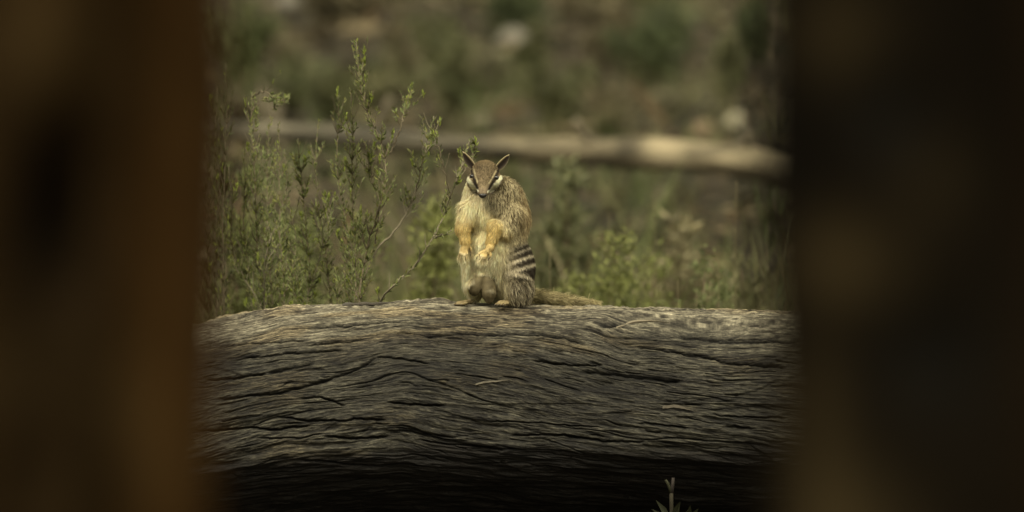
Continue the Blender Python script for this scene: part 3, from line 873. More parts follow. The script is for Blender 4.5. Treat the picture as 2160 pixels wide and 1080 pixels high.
        wm = sstep(1052, 1082, x) * sstep(-75, -30, w_ + 20)
        bm = wm * sstep(488, 516, yb) * sstep(592, 582, y)
        blk = np.array([.035, .027, .02])
        dk = bm * (.35 + .65 * sstep(1070, 1100, x)) * (0.75 + .35 * rnd)
        c = c * (1 - np.clip(dk, 0, 1)[:, None]) + blk * np.clip(dk, 0, 1)[:, None]
        for cy, hw, s_ in cen:
            m_ = np.exp(-((yb - cy - 1.3 * n2) / hw) ** 2) * wm * s_
            c = c * (1 - m_[:, None]) + np.array([.78, .70, .52]) * m_[:, None]
        ya = 573 + ((x - 1092) / 14.0) ** 2 * (1.7 + 1.3 * (x > 1092))
        m_ = np.exp(-((y - ya - 1.2 * n2) / 2.8) ** 2) * sstep(1058, 1080, x) * sstep(-60, -20, w_)
        c = c * (1 - m_[:, None]) + np.array([.76, .68, .50]) * m_[:, None]
        # thigh: dark hair with pale tips
        th = sstep(1064, 1084, x) * sstep(580, 596, y) * (1 - m_)
        thc = np.array([.05, .04, .028]) + (np.array([.74, .67, .50]) - .04) * np.clip(.08 + 1.5 * (rnd - .33) + .45 * (tipf - .4) + .25 * n2, 0, 1)[:, None]
        c = c * (1 - .8 * th[:, None]) + thc * .8 * th[:, None]
        # limbs
        och = np.array([.74, .58, .25]) * (.55 + .7 * rnd[:, None]) * (1 + .15 * n1[:, None])
        c = c * (1 - arm[:, None]) + och * arm[:, None]
        hand = (arm * sstep(506, 520, y))[:, None]
        c = c * (1 - hand * .8) + hand * .8 * np.array([.34, .25, .11])
        c = c * (1 - foot[:, None]) + np.array([.21, .165, .085]) * (.7 + .5 * rnd[:, None]) * foot[:, None]
        lb = np.array([.105, .085, .046]) * (1 + .3 * n1[:, None]) * (.8 + .4 * rnd[:, None]) + np.array([.26, .22, .13]) * (sstep(600, 570, y) * sstep(1022, 1004, x))[:, None]
        c = c * (1 - lobe[:, None]) + lb * lobe[:, None]
        # head
        hc = np.array([.19, .145, .083]) * (.35 + 1.3 * rnd[:, None] ** 1.3) * (.75 + .6 * tipf[:, None]) * (1 + .25 * n2[:, None])
        top = sstep(352, 338, y)[:, None]
        hc = hc * (1 - top * .4) + top * .4 * np.array([.28, .195, .095])
        mz = sstep(388, 400, y)[:, None]
        hc = hc * (1 - mz) + mz * np.array([.20, .155, .10]) * (.85 + .3 * rnd[:, None])
        def stripe(c, a, b, hw, colr, s_=1.0, soft=1.3):
            d_, t_ = segd(xy, a, b)
            m2 = (sstep(hw + soft, hw - soft, d_) * s_)[:, None]
            return c * (1 - m2) + np.asarray(colr) * m2
        fl_ = np.array([.155, .11, .06])
        for (a, b, hw) in (((988, 376), (1005.5, 400), 5.1), ((1055.5, 374), (1032, 402), 5.3)):
            hc = stripe(hc, a, b, hw - 1.0, (.93, .89, .70))
        for (a, b, hw) in (((1000, 358), (1008, 383), 1.3), ((1045, 361), (1031.5, 384), 1.4)):
            hc = stripe(hc, a, b, hw, (.50, .43, .26))
        for (a, b, hw) in (((995.5, 362), (1007.5, 394), 2.3), ((1050.5, 360), (1031, 396), 2.4)):
            hc = stripe(hc, a, b, hw, (.034, .026, .019))
        c = c * (1 - headm[:, None]) + hc * headm[:, None]
        return np.clip(c, .008, .9)

    root = thing('numbat', 'striped numbat sitting upright on the log facing the camera', 'numbat', tuple(W(np.array([1048., 0, 0]))[0]))
    M_SKIN = material('numbat_skin', attr=True, rough=.75, spec=.2, var=.12, scale=300, bump=.2, bscale=900, bdist=.0005)
    M_FUR = material('numbat_fur', attr=True, rough=.7, spec=.2, transl=.45)
    rndv = RNG.random(len(VV))
    cv = colour(VV, NN, rndv * .5 + .25, np.full(len(VV), .35))
    make_mesh('body', W(VV), Q, M_SKIN, root, True, cv)

    # ---- fur
    def fur(name, P, N, Ldir, length, width, colf, parent, segs=4, lift=.75, jitter=.22):
        n = len(P)
        clump = np.stack([noise3(P[:, 0] / 6.5, P[:, 1] / 6.5, P[:, 2] / 6.5, 110 + q) for q in range(3)], 1)
        d = Ldir - (Ldir * N).sum(1)[:, None] * N
        d /= np.linalg.norm(d, axis=1)[:, None] + 1e-6
        d = d + clump * .42 + RNG.normal(size=(n, 3)) * jitter
        d = d - (d * N).sum(1)[:, None] * N * .8
        d /= np.linalg.norm(d, axis=1)[:, None] + 1e-6
        lf = lift * (.7 + .6 * RNG.random(n))[:, None]
        side = np.cross(d, N); side /= np.linalg.norm(side, axis=1)[:, None] + 1e-6
        roll = (RNG.random(n) - .5)[:, None] * 2.0
        side = side * np.cos(roll) + N * np.sin(roll)
        side /= np.linalg.norm(side, axis=1)[:, None] + 1e-6
        ts = np.linspace(0, 1, segs + 1)
        rows = []; cols = []
        rn = RNG.random(n)
        for i, t in enumerate(ts):
            c_ = P + length[:, None] * (t * d + N * (lf * (t - .55 * t * t)) + np.array([0, -.12, 0]) * t * t) - N * .6
            ww = width[:, None] * (1 - .85 * t ** 1.5)
            cc = colf(P, N, rn, np.full(n, t))
            if i < segs:
                rows += [c_ - side * ww * .5, c_ + side * ww * .5]; cols += [cc, cc]
            else:
                rows += [c_]; cols += [cc]
        nv = 2 * segs + 1
        V3 = np.stack(rows, 1); C3 = np.stack(cols, 1)
        base = (np.arange(n) * nv)[:, None]
        tris = []
        for i in range(segs - 1):
            a = 2 * i
            tris += [base + np.array([[a, a + 1, a + 3]]), base + np.array([[a, a + 3, a + 2]])]
        a = 2 * (segs - 1)
        tris += [base + np.array([[a, a + 1, a + 2]])]
        fn = np.cross(V3[:, 1] - V3[:, 0], V3[:, 2] - V3[:, 0])
        bad = (fn * N).sum(1) < 0
        tr = np.stack(tris, 1)
        tr[bad] = tr[bad][:, :, ::-1]
        # (u,v,w) -> world mirrors handedness: flip all
        tr = tr.reshape(-1, 3)
        Vw = W(V3.reshape(-1, 3))
        o = make_mesh(name, Vw, tr, M_FUR, parent, True, C3.reshape(-1, 3))
        nw = np.stack([N[:, 0], -N[:, 2], N[:, 1]], 1)
        dw = np.stack([d[:, 0], -d[:, 2], d[:, 1]], 1)
        nn = nw[:, None, :].repeat(nv, 1) + RNG.normal(size=(n, 1, 3)) * .28
        nn /= np.linalg.norm(nn, axis=2)[:, :, None]
        o.data.normals_split_custom_set_from_vertices(nn.reshape(-1, 3).astype(np.float32))
        o['kind'] = 'stuff'
        return o

    tri = np.concatenate([Q[:, :3], Q[:, [0, 2, 3]]])
    ar = np.linalg.norm(np.cross(VV[tri[:, 1]] - VV[tri[:, 0]], VV[tri[:, 2]] - VV[tri[:, 0]]), axis=1)
    # more hair where it is short
    cen_ = VV[tri].mean(1); nc = NN[tri].mean(1); nc /= np.linalg.norm(nc, axis=1)[:, None] + 1e-6
    x, y, w_, xy, headm, arm, lobe, foot = regions(cen_, nc)
    hand = arm * (y > 512)
    dens = (1 + 1.6 * headm + .5 * arm) * (1 - .6 * lobe) * (1 - hand * .6)
    dens *= np.where(w_ < -45, .25, 1.0)
    dens *= np.where((np.hypot(x - 1018.5, y - 409) < 7.5) & (w_ > 70), 0, 1)
    pr = ar * dens; pr /= pr.sum()
    NH = 90000
    ti = RNG.choice(len(tri), NH, p=pr)
    r1, r2 = RNG.random((2, NH)); fl = r1 + r2 > 1; r1[fl] = 1 - r1[fl]; r2[fl] = 1 - r2[fl]
    T3 = tri[ti]
    Pp = VV[T3[:, 0]] * (1 - r1 - r2)[:, None] + VV[T3[:, 1]] * r1[:, None] + VV[T3[:, 2]] * r2[:, None]
    Np = NN[T3[:, 0]] * (1 - r1 - r2)[:, None] + NN[T3[:, 1]] * r1[:, None] + NN[T3[:, 2]] * r2[:, None]
    Np /= np.linalg.norm(Np, axis=1)[:, None] + 1e-6
    x, y, w_, xy, headm, arm, lobe, foot = regions(Pp, Np)
    Ln = np.interp(y, [385, 410, 450, 520, 580, 620, 645], [10, 17, 18, 16, 20, 21, 10])
    Ln = Ln * (1 - arm) + 8.5 * arm
    nearl = np.exp(-((x - 1017) / 26) ** 4 - ((y - 586) / 40) ** 4) * (w_ > 25)
    Ln = Ln * (1 - nearl) + 6.5 * nearl
    rump = sstep(1055, 1080, x) * sstep(498, 512, y) * sstep(596, 586, y)
    Ln = Ln * (1 - .5 * rump)
    Ln = np.where(arm * (y > 505) > .3, 3, Ln)
    foot = np.maximum(foot, (y > 627) * (w_ > 22))
    Ln = Ln * (1 - foot) + 2.2 * foot
    hl = np.interp(w_, [10, 50, 75], [6.5, 5.0, 2.4])
    Ln = Ln * (1 - headm) + hl * headm
    Ln *= (.6 + .65 * RNG.random(NH)) * (1 - .75 * lobe)
    ld_ = np.tile(np.array([0.0, -1.0, 0.0]), (NH, 1))
    ld_[:, 0] += np.where(x > 1060, .35 * sstep(420, 520, y), -.15)
    ld_[:, 2] += .15
    hd = Pp - np.array([1018.5, v(408), 85]); hd /= np.linalg.norm(hd, axis=1)[:, None] + 1e-6
    ld_ = ld_ * (1 - headm[:, None]) + hd * headm[:, None]
    wid = np.where(headm > .5, .85, 1.2) * (.7 + .6 * RNG.random(NH))
    fur('fur', Pp, Np, ld_, Ln, wid, colour, root)

    # ---- tail along the log
    tp = smooth_path([(1098, 14, -34), (1130, 11, -26), (1165, 8, -16), (1205, 4, -10), (1240, 0.5, -6), (1262, -3.0, -4)], 40)
    mb = []; nsd = 12
    tg = np.gradient(tp, axis=0); tg /= np.linalg.norm(tg, axis=1)[:, None]
    TV = []; TN = []
    for i in range(40):
        a = np.cross(tg[i], [0, 1., 0]); a /= np.linalg.norm(a); b = np.cross(a, tg[i]); r = 9.5 - 7.0 * i / 39
        for k in range(nsd):
            th = 2 * math.pi * k / nsd; nn = a * math.cos(th) + b * math.sin(th)
            TV.append(tp[i] + r * nn); TN.append(nn)
    TV = np.array(TV); TN = np.array(TN)
    tf = np.array([(i * nsd + k, i * nsd + (k + 1) % nsd, (i + 1) * nsd + (k + 1) % nsd, (i + 1) * nsd + k) for i in range(39) for k in range(nsd)])

    def tcol(P, N, rnd, tipf):
        n2 = noise3(P[:, 0] / 4, P[:, 1] / 4, P[:, 2] / 4, 6)
        g_ = np.clip(.25 + .5 * tipf * (.5 + rnd) + .3 * n2 + .3 * (rnd - .5), 0, 1)
        return np.array([.10, .08, .045]) + (np.array([.60, .54, .33]) - .08) * g_[:, None]
    tail = make_mesh('tail', W(TV), tf, M_SKIN, root, True, tcol(TV, TN, RNG.random(len(TV)), np.full(len(TV), .3)))
    NT_ = 4200
    i_ = (RNG.random(NT_) ** 1.0 * 38.99); th = RNG.random(NT_) * 6.283
    i0 = i_.astype(int); fr_ = i_ - i0
    pc = tp[i0] * (1 - fr_)[:, None] + tp[i0 + 1] * fr_[:, None]; tgc = tg[i0]
    a = np.cross(tgc, [0, 1., 0]); a /= np.linalg.norm(a, axis=1)[:, None]; b = np.cross(a, tgc)
    Nn = a * np.cos(th)[:, None] + b * np.sin(th)[:, None]
    Pt = pc + Nn * (9.5 - 7.0 * i_ / 39)[:, None]
    Lt = (24 - 11 * i_ / 39) * (.5 + .7 * RNG.random(NT_))
    of = fur('tail_fur', Pt, Nn, tgc, Lt, np.full(NT_, 1.2), tcol, tail, lift=1.1, jitter=.3)

    # ---- helpers for placing small parts on the face
    def front(px_, py_):
        i = int(round((px_ - lo[0]) / st)); j = int(round((v(py_) - lo[1]) / st))
        colm = field[i, j]; k = np.where(colm < 0)[0].max()
        f0, f1 = colm[k], colm[k + 1]
        return lo[2] + st * (k + f0 / (f0 - f1))

    def ball(name, c, r, m, colr, parent=root, nu=16, nv_=22, shape=None):
        V = []
        for i in range(nu + 1):
            for k in range(nv_):
                t_, p_ = math.pi * i / nu, 2 * math.pi * k / nv_
                dd = np.array([math.sin(t_) * math.cos(p_), math.cos(t_), math.sin(t_) * math.sin(p_)])
                if shape: dd = shape(dd)
                V.append(np.asarray(c) + dd * np.asarray(r))
        f = [(i * nv_ + k, (i + 1) * nv_ + k, (i + 1) * nv_ + (k + 1) % nv_, i * nv_ + (k + 1) % nv_) for i in range(nu) for k in range(nv_)]
        return make_mesh(name, W(np.array(V)), f, m, parent, True, np.tile(colr, (len(V), 1)))

    M_EYE = material('eye', attr=True, rough=.06, spec=.6)
    M_NOSE = material('nose', attr=True, rough=.38, spec=.5, bump=.3, bscale=1500, bdist=.0003)
    for (ex, ey) in ((995.6, 370.5), (1047.3, 373)):
        we = front(ex, ey)
        ball('eye', (ex, v(ey), we - 1.2), (4.9, 5.2, 4.6), M_EYE, (.006, .005, .004))

    def nose_shape(d):
        # broader above, notched below, with two nostril dents at the sides
        d = d.copy(); d[0] *= 1 + .22 * d[1]
        for s_ in (-1, 1):
            q = np.array([.55 * s_, -.15, .8]); dist = np.linalg.norm(d - q)
            d = d * (1 - .22 * math.exp(-(dist / .28) ** 2))
        return d
    wn = front(1018.3, 408)
    ball('nose', (1018.3, v(408.6), wn - .5), (8.2, 5.8, 6.5), M_NOSE, (.012, .010, .009), shape=nose_shape)

    # ---- ears: cupped leaf shapes with a thick rim
    M_EAR = material('ear_skin', attr=True, rough=.8, spec=.1)
    for (b0, tip, bend, fw) in (((998.5, v(351), 22), (975.5, v(319.5), 12), -1, 8.6), ((1050, v(353), 20), (1074.5, v(326), 10), 1, 8.6)):
        b0 = np.array(b0, float); tip = np.array(tip, float)
        ax = tip - b0; Le = np.linalg.norm(ax); ax /= Le
        fwd = np.array([.35 * bend, 0, 1.0]); fwd -= ax * (fwd @ ax); fwd /= np.linalg.norm(fwd); sdv = np.cross(ax, fwd)
        nu, nw_ = 18, 12
        V = []; C = []
        for layer in (0, 1):
            for i in range(nu + 1):
                u = i / nu
                wd = fw * (math.sin(math.pi * (u * .82 + .18)) ** .75) * (1 if u < .97 else .5)
                wd = max(wd, .4)
                for k in range(nw_ + 1):
                    s_ = k / nw_ * 2 - 1
                    cup = 5.5 * (s_ * s_ - .55) * (1 - .55 * u) * math.sin(math.pi * min(1, u * .9 + .15))
                    p = b0 - ax * 5 + ax * (Le + 5) * u + sdv * s_ * wd + fwd * (cup - (1.6 if layer else 0) * (1 - abs(s_) ** 4)) + sdv * 1.5 * math.sin(u * 3) * bend
                    V.append(p)
                    inner = s_ * bend
                    if layer == 0:
                        rim = sstep(.62, .9, abs(s_)) ; rim = max(rim, sstep(.86, .97, u))
                        light = np.array([.55, .47, .28]) * (1.0 if inner < 0 else .10)
                        dk_ = np.array([.016, .011, .008]); half = sstep(-.3, -.7, inner)
                        base_ = dk_ * (1 - half * .85) + np.array([.22, .17, .09]) * half * .85
                        C.append(base_ * (1 - rim) + light * rim)
                    else:
                        C.append(np.array([.24, .17, .09]))
        n1 = (nu + 1) * (nw_ + 1); f = []
        for layer in (0, 1):
            for i in range(nu):
                for k in range(nw_):
                    q = [layer * n1 + i * (nw_ + 1) + k, layer * n1 + i * (nw_ + 1) + k + 1, layer * n1 + (i + 1) * (nw_ + 1) + k + 1, layer * n1 + (i + 1) * (nw_ + 1) + k]
                    f.append(tuple(q if layer == 0 else q[::-1]))
        for i in range(nu):
            for k in (0, nw_):
                q = [i * (nw_ + 1) + k, (i + 1) * (nw_ + 1) + k, n1 + (i + 1) * (nw_ + 1) + k, n1 + i * (nw_ + 1) + k]
                f.append(tuple(q if k == 0 else q[::-1]))
        for k in range(nw_):
            q = nu * (nw_ + 1) + k; f.append((q, q + 1, n1 + q + 1, n1 + q))
        make_mesh('ear', W(np.array(V)), f, M_EAR, root, True, np.array(C))

    # ---- claws
    M_CLAW = material('claw', attr=True, rough=.35, spec=.5)
    for lst, Lc in ((fingers[:5], 8), (fingers[5:], 8), (toes[:4], 6), (toes[4:], 5)):
        for (p, d_) in lst:
            d_ = np.array(d_, float); d_ /= np.linalg.norm(d_)
            p = np.array(p, float)
            q = [p - d_ * 1.5, p + d_ * Lc * .45 + np.array([0, .3, .9]), p + d_ * Lc + np.array([0, -.8, -1.0])]
            cb = MB(); cb.tube(smooth_path(q, 6), 1.7, .35, (.07, .055, .04), 7)
            Vc = W(np.concatenate(cb.v))
            make_mesh('claw', Vc, cb.f, M_CLAW, root, True, np.concatenate(cb.c))

    # ---- whiskers: a few fine hairs
    wk = MB()
    for s_ in (-1, 1):
        for k in range(5):
            p = np.array([1018.5 + s_ * (9 + k), v(402 - k), 74 - 2 * k])
            wk.tube([p, p + np.array([s_ * 12, -3 + k, 2]), p + np.array([s_ * 24, -9 + 2 * k, -1])], .28, .1, (.05, .04, .03), 4)
    make_mesh('whiskers', W(np.concatenate(wk.v)), wk.f, M_FUR, root, True, np.concatenate(wk.c))


numbat()

# ------------------------------------------------------------------ leafy shrub behind the log
def shrub(name, label, stems, leafcol, dens, base_px, group=None, twig=(40, 90), leafL=(11, 19)):
    """stems: list of (points[(px,py)], y, r0, density, tipbright, tone)"""
    b = at(base_px, 700, stems[0][1]); b[2] = float(ground_z(b[0], b[1]))
    t = thing(name, label, 'shrub', b, group)
    fo = MB()
    lc = np.asarray(leafcol, float)

    def leaves(path, y, n, bright_tip, side=None):
        m_ = len(path)
        for k in range(n):
            u = RNG.random() ** .8
            i = min(m_ - 2, int(u * (m_ - 1)))
            p = path[i] + (path[i + 1] - path[i]) * RNG.random()
            tg_ = path[i + 1] - path[i]; tg_ /= np.linalg.norm(tg_) + 1e-9
            o_ = RNG.normal(size=3); o_ -= tg_ * (o_ @ tg_); o_ /= np.linalg.norm(o_) + 1e-9
            d_ = tg_ * (.6 + .6 * RNG.random()) + o_ * (.45 + .5 * RNG.random()) + np.array([0, 0, .25])
            L = PX * (leafL[0] + (leafL[1] - leafL[0]) * RNG.random()) * (1 - .35 * u)
            c_ = lc * (.55 + .95 * RNG.random()) * (np.array([1.15, 1.0, .9]) if RNG.random() < .3 else 1)
            if RNG.random() < .06: c_ = np.array([.20, .24, .045])
            fo.leaf(p, d_, L, L * (.24 + .1 * RNG.random()), c_)
        if bright_tip:
            e = path[-1]
            for k in range(9):
                d_ = np.array([RNG.normal() * .28, RNG.normal() * .28, 1])
                fo.leaf(e - np.array([0, 0, PX * 16 * RNG.random()]), d_, PX * 12, PX * 3.6, np.array([.23, .28, .05]) * (.7 + .5 * RNG.random()))

    for (pts, y, r0, dn, tipb, tone) in stems:
        q = []
        for j, (a, b_) in enumerate(pts):
            q.append(at(a, b_, y + .05 * math.sin(a * .05 + j)))
        if pts[0][1] > 600:
            q0 = q[0].copy(); q0[2] = float(ground_z(q0[0], y)) - .02; q0[0] += (b[0] - q0[0]) * .35; q0[1] = b[1] * .5 + y * .5; q = [q0] + q
        path = smooth_path(q, 34)
        path[1:-1] += RNG.normal(size=(32, 3)) * .0009
        mb = MB(); mb.tube(path, r0 * PX, .9 * PX, np.asarray(tone), 6)
        # side twigs
        L_ = np.linalg.norm(np.diff(path, axis=0), axis=1).sum() / PX
        nt_ = int(L_ / 22 * dn)
        for k in range(nt_):
            u = .36 + .62 * RNG.random()
            i = int(u * 32); p = path[i]; tg_ = path[i + 1] - path[i]; tg_ /= np.linalg.norm(tg_)
            s_ = RNG.choice([-1, 1])
            o_ = np.array([s_ * (.5 + .5 * RNG.random()), RNG.normal() * .5, .25])
            d_ = tg_ * .75 + o_ * .6 + np.array([0, 0, .2]); d_ /= np.linalg.norm(d_)
            tl = PX * (twig[0] + (twig[1] - twig[0]) * RNG.random()) * (1.1 - .6 * u)
            e = p + d_ * tl; md = p + d_ * tl * .5 + np.array([0, 0, -.06 * tl])
            tw = smooth_path([p, md, e + np.array([0, 0, .12 * tl])], 8)
            mb.tube(tw, max(.9, r0 * .4) * PX, .5 * PX, np.asarray(tone) * .9, 5)
            if RNG.random() > .16: leaves(tw, y, int(tl / PX / 3.4 * (.5 + .9 * RNG.random())), RNG.random() < .14)
        mb.build('stem', M_STEM, t)
        leaves(path[int(34 * .52):], y, int(L_ / 8 * dn), tipb)
    f = fo.build('foliage', M_LEAF, t, smooth=False); f['kind'] = 'stuff'


BR = (.12, .10, .065); GY = (.16, .14, .095)
LG = (.13, .152, .055)
main = [
    ([(756, 633), (773, 514), (809, 419), (822, 325), (809, 301), (785, 259), (758, 206), (751, 84)], .30, 3.6, 1.25, True, BR),
    ([(822, 325), (848, 262), (856, 205)], .30, 2.0, .9, True, BR),
    ([(775, 250), (766, 180), (768, 102)], .31, 1.6, 1.0, True, BR),
    ([(767, 590), (791, 532), (850, 467), (880, 396), (898, 319), (915, 245)], .32, 2.6, 1.0, False, GY),
    ([(735, 640), (740, 520), (720, 420), (705, 340), (718, 260), (712, 190)], .42, 2.6, 1.15, True, BR),
    ([(700, 650), (690, 560), (672, 450), (664, 350), (672, 255)], .5, 2.4, 1.1, False, BR),
    ([(650, 640), (655, 540), (640, 430), (632, 340), (628, 292)], .48, 2.4, 1.25, False, BR),
    ([(745, 640), (752, 560), (745, 460), (740, 370), (746, 280), (740, 190)], .36, 2.0, 1.2, False, BR),
    ([(600, 650), (596, 560), (588, 460), (590, 360), (588, 262)], .55, 2.6, 1.2, False, BR),
    ([(640, 655), (668, 570), (690, 480), (705, 420)], .45, 2.0, 1.3, False, GY),
    ([(790, 520), (800, 430), (780, 360), (770, 300)], .34, 1.8, 1.3, False, BR),
    ([(630, 650), (612, 590), (630, 520), (612, 440)], .4, 2.0, 1.3, False, BR),
    ([(708, 640), (730, 560), (762, 500), (775, 450)], .4, 2.0, 1.2, True, BR),
]
shrub('leafy_shrub', 'small leaved green shrub with many thin upright stems behind the log', main, LG, 1.0, 700)
left = [
    ([(560, 650), (545, 560), (540, 450), (537, 380), (530, 300), (527, 240), (532, 195)], .62, 3.0, 1.2, False, BR),
    ([(532, 205), (552, 192), (572, 200), (580, 232)], .62, 1.8, 1.0, False, BR),
    ([(562, 655), (530, 609), (500, 556), (483, 520), (490, 440), (482, 350)], .6, 2.4, .9, False, GY),
    ([(556, 640), (560, 544), (596, 514), (622, 450), (633, 410)], .55, 2.6, .35, False, GY),
    ([(556, 640), (556, 530), (585, 470), (610, 400), (600, 320)], .58, 2.4, .8, False, GY),
    ([(575, 655), (572, 590), (560, 500), (566, 420), (560, 330), (572, 250)], .66, 2.2, 1.2, False, BR),
    ([(545, 655), (520, 560), (512, 470), (520, 380), (512, 320)], .7, 2.2, 1.3, False, BR),
]
shrub('leafy_shrub', 'shrub left of the dense one, with a drooping tip and pale bare lower stems', left, LG, 1.0, 556)
thin = [
    ([(472, 670), (468, 500), (474, 330), (478, 220), (475, 132)], .95, 2.0, .85, False, BR),
    ([(455, 670), (452, 520), (456, 380), (452, 260), (456, 180)], 1.1, 2.0, 1.2, False, BR),
    ([(440, 670), (436, 540), (440, 400), (430, 290)], 1.15, 2.0, 1.2, False, BR),
    ([(462, 670), (480, 580), (470, 470), (455, 400)], 1.05, 2.0, 1.2, False, BR),
]
shrub('leafy_shrub', 'tall thin wispy shrub at the edge of the left brown trunk', thin, (.06, .075, .03), 1.0, 462)
arch = [
    ([(791, 634), (828, 604), (862, 573), (890, 540), (916, 502), (938, 455), (951, 419), (962, 384), (975, 340), (990, 298)], .2, 3.2, .55, False, GY),
    ([(951, 419), (940, 370), (925, 310), (915, 262)], .21, 1.6, .6, False, BR),
    ([(962, 384), (985, 355), (1000, 325), (1004, 296)], .22, 1.5, .9, True, BR),
    ([(916, 502), (935, 494), (958, 484)], .2, 1.3, .5, False, GY),
]
shrub('arching_sapling', 'lone grey stem arching out from the log towards the numbat, leafy at its tip', arch, LG, 1.0, 791, twig=(25, 55))

# ------------------------------------------------------------------ thin seedlings behind and in front of the log
def seedling(px, py_top, y, label, col, py_base=690, n=22, group='thin seedlings behind the log', lean=0, r=1.8):
    top = at(px + lean, py_top, y); b = at(px, py_base, y); b[2] = float(ground_z(b[0], y)) - .01
    t = thing('seedling', label, 'seedling', b, group)
    P = smooth_path([b, (b + top) / 2 + np.array([RNG.normal() * .008, 0, 0]), top], 14)
    mb = MB(); mb.tube(P, r * PX, r * .4 * PX, (.13, .11, .06) if r < 5 else (.035, .03, .02), 5); mb.build('stem', M_STEM, t)
    fo = MB()
    for k in range(n):
        i = int(14 * (.3 + .7 * RNG.random() ** (1.0 if r < 5 else .8))) - 1
        d_ = np.array([RNG.normal() * .6, RNG.normal() * .6, .8])
        fo.leaf(P[i], d_, PX * (10 + 10 * RNG.random()), PX * 4, np.asarray(col) * (.6 + .8 * RNG.random()))
    f = fo.build('foliage', M_LEAF, t, smooth=False); f['kind'] = 'stuff'


for a in [(1430, 590, 1.0, 'slender green seedling right of the yellow green plants', (.09, .12, .04)), (1515, 545, 1.2, 'tallest pale green seedling close to the right trunk', (.10, .12, .05)),
          (1470, 615, .9, 'short green seedling between two taller ones on the right', (.09, .12, .04)), (1385, 600, 1.3, 'green seedling at the right edge of the yellow green plants', (.10, .13, .04)),
          (1555, 380, 2.2, 'thin dry stalk reaching up towards the fallen branch by the right trunk', (.11, .10, .05)), (1160, 520, 1.3, 'thin stalk just right of the numbat\'s back', (.11, .12, .05)),
          (1285, 450, 2.4, 'dry upright stalk above the brightest plant', (.12, .11, .06)), (1380, 420, 2.6, 'straw coloured stalk under the middle of the fallen branch', (.14, .12, .07))]:
    seedling(*a)


def hollow_seedling():
    y = -.21
    b = at(1416, 1270, y); b[2] = -.02
    t = thing('seedling', 'tiny dim seedling with a forked tip in front of the dark hollow below the log', 'seedling', b)
    P = smooth_path([b, at(1418, 1150, y), at(1416, 1040, y)], 12)
    mb = MB(); mb.tube(P, 5 * PX, 4.2 * PX, (.021, .018, .011), 7)  # stem and leaves coloured dark to stand for shade under the log
    mb.tube([at(1416, 1042, y), at(1410, 1022, y), at(1404, 1012, y)], 4 * PX, 2.5 * PX, (.021, .021, .010), 6)
    mb.tube([at(1416, 1042, y), at(1419, 1022, y), at(1420, 1008, y)], 4 * PX, 3.2 * PX, (.025, .020, .017), 6)
    mb.build('stem', M_STEM, t)
    for (x0, y0, x1, y1, w_) in ((1414, 1092, 1386, 1058, 13), (1418, 1092, 1434, 1060, 14), (1412, 1100, 1378, 1076, 12), (1450, 1096, 1456, 1068, 13), (1452, 1098, 1472, 1074, 11), (1420, 1120, 1460, 1092, 14)):
        p, q = at(x0, y0, y), at(x1, y1, y - .01)
        lf = MB(); lf.leaf(p, q - p, np.linalg.norm(q - p) * 1.1, w_ * PX, (.022, .024, .011), (0.2, -1, .3))
        lf.build('leaf', M_LEAF, t)


hollow_seedling()

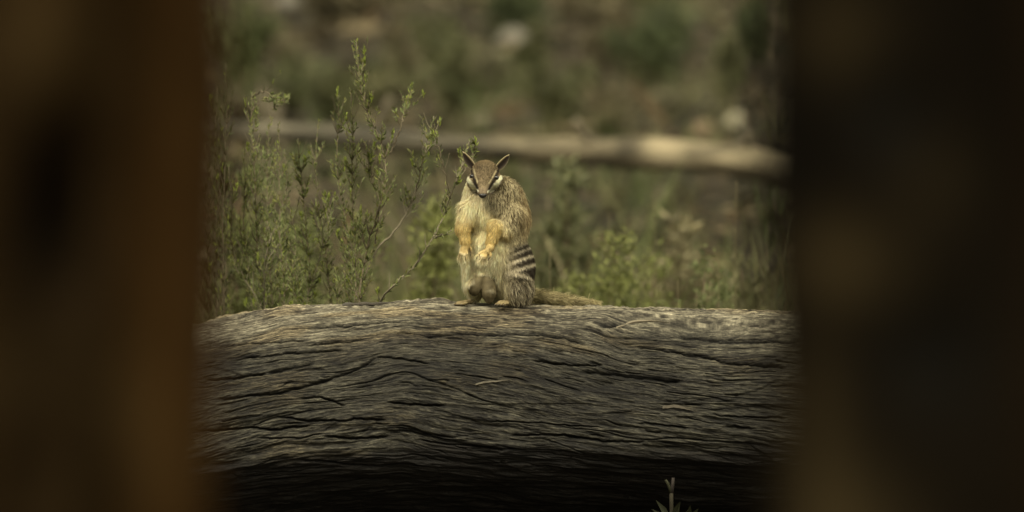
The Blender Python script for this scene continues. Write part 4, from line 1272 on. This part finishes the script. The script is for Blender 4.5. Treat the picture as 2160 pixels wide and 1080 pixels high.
# ------------------------------------------------------------------ the two trunks close to the camera
def trunk(px_edge, y, R, side, label, colour_fn, hollow):
    """side -1: the trunk lies to the left of px_edge; +1: to the right"""
    e = at(px_edge, 540, y)
    cx = e[0] + side * R
    nh, na = 260, 180
    zc_ = zpx(540, y); zz = np.concatenate([np.linspace(-.1, zc_ - .3, 40), np.linspace(zc_ - .29, zc_ + .29, 180), np.linspace(zc_ + .3, 4.2, 40)]); aa = np.linspace(0, 2 * np.pi, na, endpoint=False)
    Zg, Ag = np.meshgrid(zz, aa, indexing='ij')
    sx = np.cos(Ag) * R; sy = np.sin(Ag) * R
    fis = 1 - np.abs(noise3(np.cos(Ag) * 5, np.sin(Ag) * 5, Zg * 3.0, 120 + side))
    dsp = .012 * fis ** 3 + .028 * noise3(np.cos(Ag) * 1.3, np.sin(Ag) * 1.3, Zg * 1.1, 123 + side) + .005 * noise3(np.cos(Ag) * 12, np.sin(Ag) * 12, Zg * 9, 125)
    flare = .05 * np.exp(-Zg / .15)
    # where on the trunk, as seen from the camera side: s across (-1..1), height
    front = np.sin(Ag) < 0.15
    xs_ = cx + sx
    hol = np.zeros_like(Zg)
    for (hx, hz, rx, rz, dep) in hollow:
        hm = np.exp(-((xs_ - hx) / rx) ** 2 - ((Zg - hz) / rz) ** 2) * front
        hol = np.maximum(hol, hm); dsp = dsp - dep * hm
    rr = R + dsp + flare - .02 * Zg / 4
    lean = .01 * np.sin(Zg * 1.7 + side)
    V = np.stack([cx + np.cos(Ag) * rr + lean, y + np.sin(Ag) * rr, Zg], -1).reshape(-1, 3)
    idx = np.arange(nh * na).reshape(nh, na)
    f = np.stack([idx[:-1], np.roll(idx, -1, 1)[:-1], np.roll(idx, -1, 1)[1:], idx[1:]], -1).reshape(-1, 4)
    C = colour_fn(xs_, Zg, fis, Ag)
    C = C * (.48 if side < 0 else .25)  # bark scaled darker to carry the shade the trunks stand in
    C = C * (1 - hol[..., None]) + np.array([.005, .0045, .0035]) * hol[..., None]
    m = material('charred_bark_shaded', attr=True, rough=.95, spec=.04, var=.25, scale=40, stretch=(1, 1, .3), bump=.5, bscale=90, bdist=.004)
    t = thing('tree_trunk', label, 'tree trunk', (cx, y, 0), 'tree trunks close to the camera')
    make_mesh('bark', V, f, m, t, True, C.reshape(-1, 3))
    # broken limbs above the view
    for k in range(3):
        a = 1.2 + k * 2.1; z0 = 3.4 + .25 * k
        p = np.array([cx + math.cos(a) * R * .7, y + math.sin(a) * R * .7, z0])
        q = p + np.array([math.cos(a) * .7, math.sin(a) * .7, .8])
        mb = MB(); mb.tube(smooth_path([p, (p + q) / 2 + np.array([0, 0, -.08]), q], 8), .05, .025, (.05, .035, .02), 8, wob=.2)
        mb.build('limb', m, t)


YL, YR = -10.0, -10.8
scl = lambda y: (y + D) / D * PX
zpx = lambda py, y: at(1080, py, y)[2]
xpx = lambda px, y: at(px, 540, y)[0]


def spots(x, z, lst, y):
    r = 0
    for (px, py, rx, ry, s_) in lst:
        r = r + s_ * np.exp(-((x - xpx(px, y)) / (rx * scl(y))) ** 2 - ((z - zpx(py, y)) / (ry * scl(y))) ** 2)
    return r


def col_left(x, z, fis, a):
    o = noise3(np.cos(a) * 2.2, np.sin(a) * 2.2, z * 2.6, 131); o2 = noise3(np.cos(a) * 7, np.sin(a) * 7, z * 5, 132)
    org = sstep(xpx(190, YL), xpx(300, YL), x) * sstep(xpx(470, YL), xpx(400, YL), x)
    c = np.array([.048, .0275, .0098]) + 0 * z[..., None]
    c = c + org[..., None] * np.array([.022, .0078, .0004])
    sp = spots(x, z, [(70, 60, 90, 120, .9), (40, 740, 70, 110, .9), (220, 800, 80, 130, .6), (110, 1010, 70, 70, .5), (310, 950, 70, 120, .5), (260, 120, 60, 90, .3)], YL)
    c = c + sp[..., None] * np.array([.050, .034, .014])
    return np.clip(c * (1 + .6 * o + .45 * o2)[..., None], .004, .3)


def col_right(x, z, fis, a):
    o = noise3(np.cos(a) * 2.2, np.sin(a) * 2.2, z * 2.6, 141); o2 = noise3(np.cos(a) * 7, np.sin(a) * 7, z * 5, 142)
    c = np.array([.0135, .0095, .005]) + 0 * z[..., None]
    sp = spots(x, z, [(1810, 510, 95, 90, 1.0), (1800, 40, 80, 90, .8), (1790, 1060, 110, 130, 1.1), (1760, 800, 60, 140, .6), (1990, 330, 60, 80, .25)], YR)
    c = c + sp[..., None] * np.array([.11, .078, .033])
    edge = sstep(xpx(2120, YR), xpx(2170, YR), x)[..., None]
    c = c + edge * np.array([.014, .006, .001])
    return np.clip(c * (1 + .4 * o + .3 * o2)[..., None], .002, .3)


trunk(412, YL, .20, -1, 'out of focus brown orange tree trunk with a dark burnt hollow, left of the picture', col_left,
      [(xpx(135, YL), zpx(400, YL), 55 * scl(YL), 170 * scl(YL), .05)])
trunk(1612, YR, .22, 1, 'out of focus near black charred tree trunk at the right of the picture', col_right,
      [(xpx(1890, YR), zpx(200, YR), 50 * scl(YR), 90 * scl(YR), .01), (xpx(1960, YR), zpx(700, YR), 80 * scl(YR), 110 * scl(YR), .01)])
